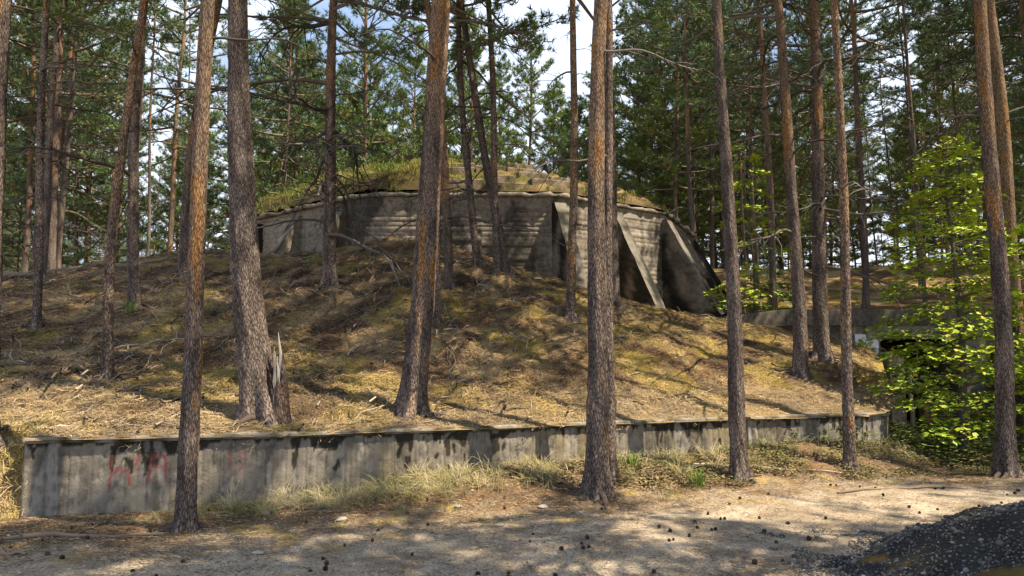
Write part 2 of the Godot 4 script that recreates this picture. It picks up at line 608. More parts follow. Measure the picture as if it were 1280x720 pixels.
func build_wall() -> void:
	var root := thing("retaining_wall", "low board-marked concrete retaining wall along the foot of the mound", "wall", Vector3(0, 0, 0))
	var total := 0.0
	for k in WALL.size() - 1: total += Vector2(WALL[k][0], WALL[k][1]).distance_to(Vector2(WALL[k + 1][0], WALL[k + 1][1]))
	var sec := 1.98
	var nsec := int(ceil(total / sec))
	for q in nsec:
		var s0 := q * sec + (0.0015 if q else 0.0)
		var s1 := minf((q + 1) * sec - 0.0015, total)
		var near := s0 < 12.5
		var nu := 132 if near else 40
		var nv := 40 if near else 14
		var mb := MB.new()
		for j in nv + 1:
			for i in nu + 1:
				var s := lerpf(s0, s1, float(i) / nu)
				var y := lerpf(-0.25, WALL_TOP - 0.055, float(j) / nv)
				var w := wall_at(s)
				var nrm := Vector2(w[1].y, -w[1].x)
				var bw := 0.112
				var id := floorf(s / bw)
				var f: float = s / bw - id
				var bt: float = fposmod(sin(id * 12.9898) * 43758.5, 1.0) - 0.5
				var off: float = 0.012 * bt
				off -= 0.012 * sm(0.10, 0.0, minf(f, 1.0 - f))
				var n3 := nz2.get_noise_2d(s * 500.0, y * 500.0)
				var n4 := nz.get_noise_2d(s * 900.0, y * 260.0 + 17.0)
				off += 0.004 * n3 - 0.012 * sm(0.32, 0.5, n4)
				var p: Vector2 = w[0] + nrm * off
				var n1 := nz.get_noise_2d(s * 75.0, y * 12.0)
				var n2 := nz2.get_noise_2d(s * 210.0 + 9.0, y * 26.0)
				var c := mixc(Color(0.245, 0.225, 0.192), Color(0.12, 0.109, 0.09), 0.42 + 1.0 * n1 + 0.75 * n2 + 0.3 * n3 + 0.45 * bt)
				c = mixc(c, Color(0.28, 0.235, 0.15), sm(0.15, 0.5, nz.get_noise_2d(s * 50.0 + 300.0, y * 20.0)) * 0.6)
				# black crust of moss hanging in runs from the cap, as on the real wall
				var drip := 0.34 * sm(0.0, 0.6, nz.get_noise_2d(s * 150.0 + 800.0, 3.0) + 0.55 * nz2.get_noise_2d(s * 620.0, 8.0)) + 0.035
				var top := (WALL_TOP - 0.05 - y) / drip
				c = mixc(c, Color(0.022, 0.02, 0.015), sm(1.1, 0.85, top + 1.9 * maxf(n3 + 0.1, 0.0) + 1.0 * n4) * 0.9)
				# lime runs
				c = mixc(c, Color(0.42, 0.41, 0.385), sm(0.35, 0.6, n2 + 0.5 * n4) * 0.4)
				if s < 2.5:
					var dm := 9.0
					for r in RED: dm = minf(dm, seg_dist(Vector2(s, y), Vector2(r[0][0], r[0][1]), Vector2(r[1][0], r[1][1])))
					var fade := 0.75 if s < 1.5 else 0.45
					c = mixc(c, Color(0.30, 0.06, 0.065), sm(0.024, 0.010, dm) * fade * clampf(0.8 + 1.2 * n3, 0.35, 1.0))
				mb.v.append(Vector3(p.x, y, -p.y)); mb.c.append(c)
		grid_faces(mb, nu + 1, nv + 1, true)
		# back, ends
		var e := mb.v.size()
		for k in 5:
			var w := wall_at(lerpf(s0, s1, k / 4.0))
			var nrm := Vector2(w[1].y, -w[1].x)
			for tq in [[0.0, -0.25], [0.0, WALL_TOP - 0.055], [-0.24, WALL_TOP - 0.055], [-0.24, -0.25]]:
				var p: Vector2 = w[0] + nrm * (float(tq[0]) - 0.012)
				mb.v.append(Vector3(p.x, tq[1], -p.y)); mb.c.append(Color(0.16, 0.15, 0.13))
		for k in 4:
			for t in 3:
				var a := e + k * 4 + t + 1
				if t == 0: mb.quad(a, a + 1, a + 5, a + 4)
				elif t == 1: mb.quad(a, a + 1, a + 5, a + 4)
		mb.quad(e, e + 1, e + 2, e + 3)
		mb.quad(e + 16, e + 19, e + 18, e + 17)
		obj("wall_section", mb.smooth(), M.concrete, root)
		# cap: a thin worn slab
		var cb := MB.new()
		var nc := 44
		for i in nc + 1:
			var s := lerpf(s0, s1, float(i) / nc)
			var w := wall_at(s)
			var nrm := Vector2(w[1].y, -w[1].x)
			var chip := 0.055 * maxf(nz2.get_noise_2d(s * 420.0, 31.0) - 0.15, 0.0) * 2.0
			var sag := 0.016 * nz.get_noise_2d(s * 90.0, 5.0)
			var c := mixc(Color(0.28, 0.26, 0.23), Color(0.06, 0.055, 0.03), 0.45 + 1.3 * nz2.get_noise_2d(s * 260.0, 63.0))
			for tq in [[0.022, -0.055], [0.032, -0.045], [0.032, -0.012], [0.022, 0.0], [-0.10, 0.006], [-0.25, 0.0], [-0.25, -0.055]]:
				var p: Vector2 = w[0] + nrm * (float(tq[0]) - (chip if tq[0] > 0.0 else 0.0))
				mb = cb
				cb.v.append(Vector3(p.x, WALL_TOP + float(tq[1]) + sag, -p.y)); cb.c.append(c)
		var ci := PackedInt32Array()
		cb.i = ci
		for i in nc:
			for t in 6:
				var a := i * 7 + t
				cb.quad(a, a + 1, a + 8, a + 7)
		obj("coping", cb.smooth(), M.concrete, root)

func bp(th: float, r: float, y: float) -> Vector3:   # bunker point: angle from the camera side, radius, height
	return Vector3(BC.x + sin(th) * r, y, -(BC.y - cos(th) * r))

const FACET := [-180.0, -141.0, -102.0, -60.0, -18.0, 20.3, 50.7, 81.1, 114.0, 147.0, 180.0]
func brad(th: float) -> float:   # radius of the many-sided plan at an angle
	var g := rad_to_deg(wrapf(th, -PI, PI))
	for k in FACET.size() - 1:
		if g <= FACET[k + 1] + 0.001:
			var mid := deg_to_rad((FACET[k] + FACET[k + 1]) * 0.5)
			var half := deg_to_rad((FACET[k + 1] - FACET[k]) * 0.5)
			return BR * cos(half) / cos(deg_to_rad(g) - mid)
	return BR

func build_bunker() -> void:
	var root := thing("bunker", "round grey concrete bunker with sloping buttresses and a grassed earth roof", "bunker", Vector3(0, 0, 0))
	var step := deg_to_rad(15.2)
	var th0 := deg_to_rad(20.3)
	# wall panels between the buttresses
	for q in range(-8, 8):
		var a := th0 + q * step
		var b := a + step
		var mid := (a + b) * 0.5
		var seen := mid > deg_to_rad(-75) and mid < deg_to_rad(75)
		var nu := 40 if seen else 8
		var nv := 190 if seen else 16
		var nrm := Vector3(sin(mid), 0, cos(mid))
		var mb := MB.new()
		for j in nv + 1:
			for i in nu + 1:
				var u := float(i) / nu
				var y := lerpf(1.2, 6.22, float(j) / nv)
				var pt := lerpf(a, b, u)
				var p := bp(pt, brad(pt), 0)
				var bh := 0.135
				var id := floorf(y / bh)
				var f: float = y / bh - id
				var off: float = 0.03 * (fposmod(sin(id * 7.13 + q * 3.7) * 4375.5, 1.0) - 0.5) - 0.022 * sm(0.10, 0.0, minf(f, 1.0 - f))
				off += 0.012 * nz2.get_noise_3d(p.x * 300.0, y * 300.0, p.z * 300.0)
				if absf(u - 0.42 - 0.1 * sin(q * 2.0)) < 0.016: off -= 0.03
				p.y = y
				var n2 := nz2.get_noise_3d(p.x * 110.0, y * 26.0 + 40.0, p.z * 110.0)
				var n1 := nz.get_noise_3d(p.x * 30.0, y * 14.0, p.z * 30.0)
				var c := mixc(Color(0.325, 0.295, 0.25), Color(0.195, 0.178, 0.152), 0.40 + 0.9 * n1 + 0.4 * n2 + 0.7 * (fposmod(sin(id * 3.3 + q) * 917.3, 1.0) - 0.5))
				var black := sm(0.18, 0.40, n1 + 0.7 * n2 + 0.25 * nz2.get_noise_3d(p.x * 400.0, y * 200.0, p.z * 400.0))
				c = mixc(c, Color(0.05, 0.047, 0.043), black * 0.75)
				mb.v.append(p + nrm * off); mb.c.append(c)
		grid_faces(mb, nu + 1, nv + 1, true)
		obj("wall_panel", mb.smooth(), M.concrete, root)
	# buttresses
	for q in range(-8, 9):
		if q == 8 or q == -1 or q == -2: continue
		var th := th0 + q * step
		var o := Vector3(sin(th), 0, cos(th))
		var t := Vector3(cos(th), 0, -sin(th))
		var base := bp(th, brad(th) - 0.15, 0)
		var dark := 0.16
		var mb := MB.new()
		var prof := []
		var nsl := 26
		for k in nsl + 1:
			var f := float(k) / nsl
			prof.append([0.27 + f * 2.35, 6.05 - f * 4.2])
		# sloping face and the two cheeks
		var nw := 8
		for k in nsl + 1:
			for w in nw + 1:
				var ww := lerpf(-0.17, 0.17, float(w) / nw)
				var p: Vector3 = base + o * float(prof[k][0]) + t * ww + Vector3.UP * float(prof[k][1])
				var r := nz2.get_noise_3d(p.x * 190.0, p.y * 190.0, p.z * 190.0)
				p += o * 0.035 * r * (1.0 if w == 0 or w == nw else 0.6)
				var n1 := nz.get_noise_3d(p.x * 70.0, p.y * 50.0, p.z * 70.0)
				mb.v.append(p)
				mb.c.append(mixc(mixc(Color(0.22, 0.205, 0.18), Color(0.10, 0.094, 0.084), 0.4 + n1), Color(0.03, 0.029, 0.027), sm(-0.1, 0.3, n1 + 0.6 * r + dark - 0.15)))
		grid_faces(mb, nw + 1, nsl + 1, false)
		for side in [-1.0, 1.0]:
			var e := mb.v.size()
			var nd := 8
			for k in nsl + 1:
				for w in nd + 1:
					var rr := lerpf(0.0, float(prof[k][0]), float(w) / nd)
					var p: Vector3 = base + o * rr + t * 0.17 * side + Vector3.UP * float(prof[k][1])
					var r := nz2.get_noise_3d(p.x * 150.0, p.y * 60.0, p.z * 150.0)
					if w == nd:
						p = mb.v[k * (nw + 1) + (0 if side < 0 else nw)]
					else: p += t * side * 0.012 * r
					var n1 := nz.get_noise_3d(p.x * 50.0, p.y * 25.0, p.z * 50.0)
					mb.v.append(p)
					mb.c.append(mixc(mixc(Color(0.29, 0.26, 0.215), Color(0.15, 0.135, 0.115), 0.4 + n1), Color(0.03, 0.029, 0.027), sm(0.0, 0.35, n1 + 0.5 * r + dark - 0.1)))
			for k in nsl:
				for w in nd:
					var aa := e + k * (nd + 1) + w
					if side > 0: mb.quad(aa, aa + 1, aa + nd + 2, aa + nd + 1)
					else: mb.quad(aa, aa + nd + 1, aa + nd + 2, aa + 1)
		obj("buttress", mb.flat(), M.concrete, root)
	# lip of the roof slab
	for q in range(-8, 8):
		var a := th0 + q * step
		var b := a + step
		var mb := MB.new()
		var nn := 16
		for k in nn + 1:
			var th := lerpf(a, b, float(k) / nn)
			var chord := brad(th)
			var j := 0.10 * nz2.get_noise_2d(th * 1400.0, 4.0)
			var c := mixc(Color(0.30, 0.28, 0.24), Color(0.07, 0.065, 0.05), 0.3 + 1.4 * nz2.get_noise_2d(th * 1500.0, 44.0))
			for tq in [[-0.1, 6.21], [0.11, 6.215], [0.125, 6.23], [0.125, 6.30], [0.10, 6.32], [-0.6, 6.36]]:
				mb.v.append(bp(th, chord + float(tq[0]) + (j if tq[0] > 0.09 else 0.0), float(tq[1]) + (0.5 * j if tq[1] > 6.28 else 0.0))); mb.c.append(c)
		for k in nn:
			for t in 5:
				var e := k * 6 + t
				mb.quad(e, e + 1, e + 7, e + 6)
		obj("roof_lip", mb.smooth(), M.concrete, root)
	# earth on the roof
	var mb := MB.new()
	var nr := 60
	var nt := 240
	for j in nr + 1:
		for i in nt + 1:
			var th := TAU * i / nt - PI
			var f := float(j) / nr
			var r := lerpf(brad(th) - 0.08, 0.0, f)
			mb.v.append(bp(th, r, roof_y(th, r)))
			mb.uv.append(Vector2(sin(th), cos(th)) * r)
			var p := mb.v[mb.v.size() - 1]
			var n1 := nz.get_noise_3d(p.x * 50.0, 0, p.z * 50.0)
			var n2 := nz2.get_noise_3d(p.x * 170.0, 0, p.z * 170.0)
			var c := mixc(Color(0.11, 0.12, 0.035), Color(0.20, 0.175, 0.06), 0.5 + n1 + 0.5 * n2)
			var br := sm(-0.05, 0.35, th + 0.5 * n1) * sm(1.4, 0.9, th)
			c = mixc(c, mixc(LITTER, DRY, 0.4 + n2), br * 0.7)
			c = mixc(c, HUMUS, sm(0.10, 0.03, f + 0.05 * n2) * 0.7)
			mb.c.append(c)
	grid_faces(mb, nt + 1, nr + 1, true)
	obj("earth_roof", mb.smooth(), M.soil, root)
	# concrete steps showing through on one side
	var tiers := [[6.9, -4.0, 26.0], [6.0, 6.0, 33.0], [5.1, -6.0, 24.0], [4.1, -8.0, 30.0]]
	for tq in tiers:
		var r: float = tq[0]
		var t0 := deg_to_rad(tq[1])
		var t1 := deg_to_rad(tq[2])
		var pieces := 3
		for k in pieces:
			var a := lerpf(t0, t1, k / 3.0) + 0.006
			var b := lerpf(t0, t1, (k + 1) / 3.0) - 0.006
			var sb := MB.new()
			var nn := 8
			for i in nn + 1:
				var th := lerpf(a, b, float(i) / nn)
				var y := roof_y((a + b) * 0.5, r) + 0.07 + 0.05 * sin(k * 5.0 + r)
				var c := mixc(Color(0.27, 0.22, 0.165), Color(0.10, 0.085, 0.06), 0.35 + 1.5 * nz2.get_noise_2d(th * 1500.0, r * 50.0))
				for e in [[0.42, -0.7], [0.42, -0.03], [0.40, -0.01], [-0.5, 0.0], [-0.5, -0.7]]:
					sb.v.append(bp(th, r + float(e[0]), y + float(e[1]))); sb.c.append(c)
			for i in nn:
				for e in 4: sb.quad(i * 5 + e, i * 5 + e + 1, i * 5 + e + 6, i * 5 + e + 5)
			for en in [0, nn]:
				var s: int = en * 5
				sb.i.append_array([s, s + 2, s + 1, s, s + 3, s + 2, s, s + 4, s + 3] if en == nn else [s, s + 1, s + 2, s, s + 2, s + 3, s, s + 3, s + 4])
			obj("step", sb.flat(), M.concrete, root)

func roof_y(th: float, r: float) -> float:
	var f := clampf(r / brad(th), 0.0, 1.0)
	var h := 6.36 + 2.05 * (1.0 - pow(f, 2.1))
	var n := nz.get_noise_2d(sin(th) * r * 60.0, cos(th) * r * 60.0)
	var left := sm(0.1, -0.3, th) * sm(-2.2, -1.2, th)
	h += (0.30 * n + 0.08 * nz2.get_noise_2d(sin(th) * r * 200.0, cos(th) * r * 200.0)) * sm(1.0, 0.93, f)
	h += left * 0.35 * sm(1.0, 0.95, f)
	return h

func build_entrance() -> void:
	var root := thing("entrance_front", "low concrete entrance front with flat parapet behind the mound", "entrance", Vector3(0, 0, 0))
	var z := -19.5
	# front wall in blocks round the doorway
	var X := Vector3.RIGHT
	var Z := Vector3.BACK
	for b in [["front_wall", 5.3, 9.55, 0.0, 2.72], ["front_wall", 11.7, 12.4, 0.0, 2.72]]:
		var mb := MB.new()
		var nu := 60
		var nv := 34
		for j in nv + 1:
			for i in nu + 1:
				var x := lerpf(b[1], b[2], float(i) / nu)
				var y := lerpf(b[3], b[4], float(j) / nv)
				var p := Vector3(x, y, z)
				var n2 := nz2.get_noise_2d(x * 130.0, y * 60.0)
				p.z += 0.012 * n2 - 0.012 * sm(0.12, 0.0, fposmod(y / 0.2, 1.0))
				var c := conc_col(p, 5.0)
				c = mixc(c, Color(0.05, 0.05, 0.04), sm(0.15, 0.4, n2 + 0.5 * nz.get_noise_2d(x * 60.0, y * 30.0)) * 0.7)
				mb.v.append(p); mb.c.append(c)
		grid_faces(mb, nu + 1, nv + 1, true)
		mb.box(Vector3((b[1] + b[2]) * 0.5, (b[3] + b[4]) * 0.5, z - 0.19), Vector3((b[2] - b[1]) * 0.5 - 0.002, (b[4] - b[3]) * 0.5 - 0.002, 0.16), X, Z, Color(0.18, 0.165, 0.145))
		obj("front_wall", mb.smooth(), M.concrete, root)
	var lb := MB.new()
	lb.box(Vector3(10.62, 2.52, z - 0.14), Vector3(1.45, 0.2, 0.24), X, Z, Color(0.22, 0.205, 0.175), 0.02)
	obj("lintel", lb.flat(), M.concrete, root)
	for seg in [[5.3, 7.1, 2.62, 3.0], [7.1, 9.6, 2.9, 3.0], [9.6, 12.4, 2.9, 2.98]]:
		var pb := MB.new()
		var nn := 24
		for i in nn + 1:
			var x := lerpf(seg[0] + 0.004, seg[1] - 0.004, float(i) / nn)
			var y := 2.86 if seg[0] > 7.0 else lerpf(2.66, 2.86, float(i) / nn)
			var c := mixc(conc_col(Vector3(x, y, z), 31.0) * 0.55, Color(0.06, 0.06, 0.035), sm(0.0, 0.4, nz2.get_noise_2d(x * 140.0, 9.0)) * 0.7)
			for e in [[0.14, -0.2], [0.14, 0.2], [0.12, 0.22], [-0.3, 0.22], [-0.3, -0.2], [0.0, -0.2]]:
				pb.v.append(Vector3(x, y + float(e[1]) + 0.01 * nz2.get_noise_2d(x * 300.0, 3.0), z + float(e[0]))); pb.c.append(c)
		for i in nn:
			for e in 5: pb.quad(i * 6 + e, i * 6 + e + 1, i * 6 + e + 7, i * 6 + e + 6)
		obj("parapet", pb.smooth(), M.concrete, root)
	# room behind the doorway
	var rb := MB.new()
	var dk := Color(0.14, 0.13, 0.115)
	rb.box(Vector3(9.45, 1.3, z - 2.0), Vector3(0.1, 1.3, 1.6), X, Z, dk)
	rb.box(Vector3(11.8, 1.3, z - 2.0), Vector3(0.1, 1.3, 1.6), X, Z, dk)
	rb.box(Vector3(10.62, 1.3, z - 3.7), Vector3(1.3, 1.3, 0.1), X, Z, dk)
	rb.box(Vector3(10.62, 2.68, z - 2.0), Vector3(1.4, 0.08, 1.7), X, Z, dk)
	obj("passage", rb.flat(), M.concrete, root)
	# pale panel with black scribbles beside the doorway
	var sg := MB.new()
	sg.box(Vector3(9.18, 2.02, z + 0.035), Vector3(0.30, 0.42, 0.02), X, Z, Color(0.62, 0.65, 0.68), 0.006)
	var panel := obj("painted_panel", sg.flat(), M.paint, root)
	panel.set_meta("label", "pale painted panel with dark scribbled strokes")
	var ink := MB.new()
	for k in 9:
		var pts := []
		var rad := []
		var cx := rf(8.98, 9.36)
		var cy := rf(1.72, 2.3)
		for t in 9:
			pts.append(Vector3(cx + 0.09 * sin(t * 0.9 + k), cy + 0.10 * cos(t * 0.8 + k * 2.0), z + 0.058))
			rad.append(0.006)
		ink.tube(pts, rad, 4, Color(0.05, 0.06, 0.09))
	obj("scribble", ink.flat(), M.paint, panel)
	# passage pillars and low railing
	var p1 := thing("concrete_pillar", "tan concrete pillar at the end of the retaining wall", "pillar", Vector3(9.45, -0.05, -18.75))
	var b1 := MB.new()
	b1.box(Vector3(0, 0.95, 0), Vector3(0.19, 1.0, 0.22), X, Z, Color(0.42, 0.35, 0.24), 0.02)
	obj("shaft", b1.flat(), M.concrete, p1)
	var b1c := MB.new()
	b1c.box(Vector3(0, 1.985, 0), Vector3(0.22, 0.03, 0.25), X, Z, Color(0.36, 0.32, 0.25), 0.01)
	obj("top_slab", b1c.flat(), M.concrete, p1)
	var p2 := thing("timber_post", "weathered split timber post beside the concrete pillar", "post", Vector3(9.72, -0.1, -18.45))
	var b2 := MB.new()
	b2.tube([Vector3(0, 0, 0), Vector3(0.015, 0.6, 0), Vector3(-0.02, 1.2, 0.01), Vector3(0.01, 1.75, 0)], [0.06, 0.055, 0.05, 0.035], 7, Color(0.45, 0.37, 0.25))
	obj("shaft", b2.smooth(), M.wood, p2)
	var p3 := thing("brick_pier", "short reddish brick pier beside the rusty railing", "pier", Vector3(9.98, -0.05, -18.3))
	for k in 12:
		for s in 2:
			var bb := MB.new()
			bb.box(Vector3.ZERO, Vector3(0.058, 0.032, 0.118) if k % 2 == 0 else Vector3(0.118, 0.032, 0.058), X, Z, mixc(Color(0.26, 0.12, 0.07), Color(0.34, 0.19, 0.12), rf(0, 1)), 0.006)
			var br := obj("brick", bb.flat(), M.concrete, p3)
			br.position = Vector3((s - 0.5) * 0.124, 0.04 + k * 0.073, 0) if k % 2 == 0 else Vector3(0, 0.04 + k * 0.073, (s - 0.5) * 0.124)
	var rl := thing("railing", "low rusty railing of horizontal bars across the entrance passage", "railing", Vector3(10.1, 0.0, -18.3))
	for k in 6:
		var rb2 := MB.new()
		rb2.tube([Vector3(0, 0, 0), Vector3(0.7, -0.012, 0), Vector3(1.5, 0.008, 0)], [0.018, 0.018, 0.018], 6, Color(0.20, 0.16, 0.13))
		obj("bar", rb2.smooth(), M.dry, rl).position = Vector3(0.02, 0.10 + 0.085 * k, 0)
	for k in 3:
		var rb3 := MB.new()
		rb3.box(Vector3(0, 0.28, 0), Vector3(0.03, 0.3, 0.025), X, Z, Color(0.17, 0.11, 0.08), 0.005)
		obj("upright", rb3.flat(), M.dry, rl).position = Vector3(0.04 + 0.72 * k, 0, -0.045)
	var kb := MB.new()
	kb.box(Vector3(0, 0.03, 0), Vector3(0.75, 0.05, 0.09), X, Z, Color(0.42, 0.42, 0.36), 0.015)
	var kerb := obj("kerb_stone", kb.flat(), M.concrete)
	kerb.position = Vector3(10.9, 0.0, -17.9)
	tag(kerb, "pale concrete kerb stone lying before the rusty railing", "kerb")

# ---------------------------------------------------------------- trees
# trunk: height h, base radius r0, radius r1 at height hr, sideways curve through (xm,hm) and (x1,hr)
func trunk_path(t: Dictionary, y: float) -> Vector2:
	var hr: float = t.hr
	var yy := minf(y, hr)
	var a: float = t.x1 / hr
	var hm: float = t.hm
	var q: float = (t.xm - a * hm) / (hm * (hm - hr))
	var x := a * yy + q * yy * (yy - hr)
	if y > hr: x += (a + q * hr) * (y - hr) * 0.6
	x += 0.02 * sin(y * 0.9 + t.sd) * sm(0.0, 2.0, y)
	var z: float = t.lz * y + 0.03 * sin(y * 0.7 + float(t.sd) * 2.0) * sm(0.0, 2.0, y)
	return Vector2(x, z)

func trunk_r(t: Dictionary, y: float) -> float:
	var r: float = 0.86 * lerpf(t.r0, t.r1, clampf(y / float(t.hr), 0, 1)) if y < t.hr else 0.86 * lerpf(t.r1, 0.025, sm(0.0, 1.0, (y - float(t.hr)) / (float(t.h) - float(t.hr))) * 0.6 + 0.4 * (y - float(t.hr)) / (float(t.h) - float(t.hr)))
	return r

func trunk_mesh(t: Dictionary, sides: int, dy: float, top_detail: float) -> ArrayMesh:
	var mb := MB.new()
	var ys := PackedFloat32Array()
	var y := -0.35
	while y < float(t.h):
		ys.append(y)
		y += dy if y < top_detail else dy * 6.0
	ys.append(t.h)
	var sd: float = t.sd
	var og: float = t.og
	for yy in ys:
		var p := trunk_path(t, yy)
		var r := trunk_r(t, yy)
		var rough: float = lerpf(1.0, 0.28, sm(og - 1.5, og + 1.0, yy))
		for s in sides + 1:
			var f := TAU * (s % sides) / sides
			var cx := cos(f)
			var cz := sin(f)
			var flare := 1.0 + 0.55 * exp(-maxf(yy, -0.1) / (r * 1.3)) * (0.75 + 0.55 * sin(f * 4.0 + sd) + 0.3 * sin(f * 7.0 + sd * 3.0))
			var e := cel.get_noise_3d(cx * r * 560.0 + sd * 91.0, yy * 75.0, cz * r * 560.0)
			var ridge := clampf((e + 0.95) * 1.6, 0.0, 1.0)
			var n1 := nz.get_noise_3d(cx * r * 300.0 + sd * 33.0, yy * 60.0, cz * r * 300.0)
			var rr := r * flare + (ridge - 0.6) * minf(0.017, r * 0.13) * rough + n1 * r * 0.07
			mb.v.append(Vector3(p.x + cx * rr, yy, p.y + cz * rr))
			var n2 := nz2.get_noise_3d(cx * r * 500.0, yy * 140.0 + sd * 17.0, cz * r * 500.0)
			var low := mixc(Color(0.13, 0.114, 0.106), Color(0.30, 0.265, 0.24), 0.42 + 0.9 * n2 + 0.4 * n1)
			low = mixc(low, Color(0.19, 0.18, 0.155), sm(0.2, 0.5, n1) * 0.4)
			var hi := mixc(Color(0.37, 0.275, 0.185), Color(0.24, 0.19, 0.15), 0.45 + 1.2 * n2)
			hi = mixc(hi, Color(0.46, 0.25, 0.08), sm(0.2, 0.45, n1 + 0.5 * n2) * 0.6)
			var o := sm(-0.9, 0.9, (yy - og) * 0.55 + 2.3 * n1 + 1.4 * n2)
			mb.c.append(mixc(low, hi, o))
			mb.uv.append(Vector2(float(s) / sides * maxf(1.0, roundf(float(t.r0) * TAU * 2.1)), yy))
	grid_faces(mb, sides + 1, ys.size(), true)
	return mb.smooth()

# a bare dead branch pointing along +x, about 1.6 m long
func dead_mesh(sd: int) -> ArrayMesh:
	rng.seed = 500 + sd
	var mb := MB.new()
	var L := rf(1.5, 2.9)
	var up := rf(-0.15, 0.75)
	var pts := []
	var rad := []
	var n := 9
	var bz := rf(-0.35, 0.35)
	for k in n + 1:
		var f := float(k) / n
		pts.append(Vector3(f * L, up * f * L - (0.27 + up * 0.55) * f * f * L + 0.05 * sin(f * 9.0 + sd), bz * f * f * L + 0.04 * sin(f * 7.0 + sd * 2.0)))
		rad.append(lerpf(0.030, 0.007, f))
	var col := mixc(Color(0.055, 0.047, 0.042), Color(0.16, 0.145, 0.13), pow(rf(0, 1), 1.5))
	mb.tube(pts, rad, 5, col)
	for j in int(rf(7, 13)):
		var f := rf(0.25, 1.0)
		var a: Vector3 = pts[int(f * n)]
		var dir := Vector3(rf(0.3, 1.0), rf(-0.7, 0.5), rf(-1.1, 1.1)).normalized()
		var l := rf(0.3, 1.0) * (1.2 - 0.5 * f)
		var tp := []
		var tr := []
		for k in 5:
			var q := k / 4.0
			tp.append(a + dir * l * q + Vector3(0, -0.18 * q * q * l + 0.02 * sin(k * 3.0 + j), 0.03 * sin(k * 2.0 + j * 2.0)))
			tr.append(lerpf(0.012, 0.004, q))
		mb.tube(tp, tr, 3, col)
	return mb.smooth()

# crown: limbs with tufts of needles; y runs 0..height along the upper trunk
func crown_meshes(sd: int, height: float, spread: float, limbs: int, tufts: float, shape: int, tint: Color) -> Array:
	rng.seed = 900 + sd
	var wood := MB.new()
	var nd := MB.new()
	for k in limbs:
		var t := (k + rf(0.0, 1.0)) / limbs
		var y := t * height
		var az := k * 2.4 + rf(-0.5, 0.5)
		var prof := sin(PI * pow(lerpf(0.12, 1.0, t), 0.8)) * 0.85 + 0.25 if shape == 0 else lerpf(1.0, 0.12, pow(t, 1.15))
		var L := maxf(0.35, spread * prof * rf(0.6, 1.15))
		var el := lerpf(-0.15, 0.75, t) + rf(-0.2, 0.2) if shape == 0 else lerpf(0.0, 0.8, t) + rf(-0.15, 0.2)
		var dir := Vector3(cos(az) * cos(el), sin(el), sin(az) * cos(el))
		var side := Vector3(-sin(az), 0, cos(az))
		var pts := []
		var rad := []
		var n := 6
		var bend := rf(-0.25, 0.25)
		for q in n + 1:
			var f := float(q) / n
			pts.append(Vector3(0, y, 0) + dir * L * f + side * bend * f * f * L + Vector3.UP * (0.22 * f * f * L - 0.12 * f * L * (1.0 - t)))
			rad.append(lerpf(0.014 + 0.012 * L, 0.006, f))
		wood.tube(pts, rad, 4, Color(0.14, 0.11, 0.085))
		var nt := int(5.0 + L * 3.2)
		for j in nt:
			var f := lerpf(0.28, 1.0, pow((j + rf(0, 1)) / nt, 0.75))
			var fi := minf(f * n, n - 0.01)
			var a: Vector3 = pts[int(fi)].lerp(pts[int(fi) + 1], fi - int(fi))
			var sgn := 1.0 if j % 2 == 0 else -1.0
			var td := (dir * rf(0.35, 0.9) + side * sgn * rf(0.25, 1.0) + Vector3.UP * rf(0.0, 0.6)).normalized()
			var tl := rf(0.28, 0.62) * (0.55 + 0.45 * L / spread) * (1.15 - 0.4 * f)
			wood.tube([a, a + td * tl], [0.008, 0.004], 3, Color(0.13, 0.10, 0.075))
			var cnt := int(tufts * rf(0.7, 1.3))
			var shade := rf(0.7, 1.25)
			var cc := Color(tint.r * shade * rf(0.9, 1.15), tint.g * shade, tint.b * shade * rf(0.8, 1.2))
			if rf(0, 1) < 0.02: cc = Color(0.20, 0.14, 0.05)
			for u in cnt:
				var c := a + td * tl * rf(0.25, 1.08) + Vector3(rf(-1, 1), rf(-0.6, 0.8), rf(-1, 1)) * 0.10
				var ud := (td + Vector3(rf(-1, 1), rf(-0.2, 1.1), rf(-1, 1)) * 0.8).normalized()
				for w in 11:
					var nd_dir := (ud + Vector3(rf(-1, 1), rf(-1, 1), rf(-1, 1)) * 0.95).normalized()
					var l := rf(0.13, 0.25)
					var wd := nd_dir.cross(Vector3(rf(-1, 1), rf(-1, 1), rf(-1, 1))).normalized() * rf(0.008, 0.014)
					nd.tri(c - wd, c + wd, c + nd_dir * l, cc)
	return [wood.flat(), nd.flat()]

var dead := []
var crowns := []

func add_dead(root: Node3D, t: Dictionary, count: int, y0: float, y1: float, scl: float) -> void:
	for k in count:
		var y := rf(y0, y1)
		var p := trunk_path(t, y)
		var az := rf(0, TAU)
		var o := obj("dead_branch", dead[rng.randi() % dead.size()], M.wood, root)
		var s := scl * rf(0.35, 1.05)
		o.transform = Transform3D(Basis(Vector3.UP, az).scaled(Vector3(s, s, s)), Vector3(p.x, y, p.y) + Basis(Vector3.UP, az).x * trunk_r(t, y) * 0.6)

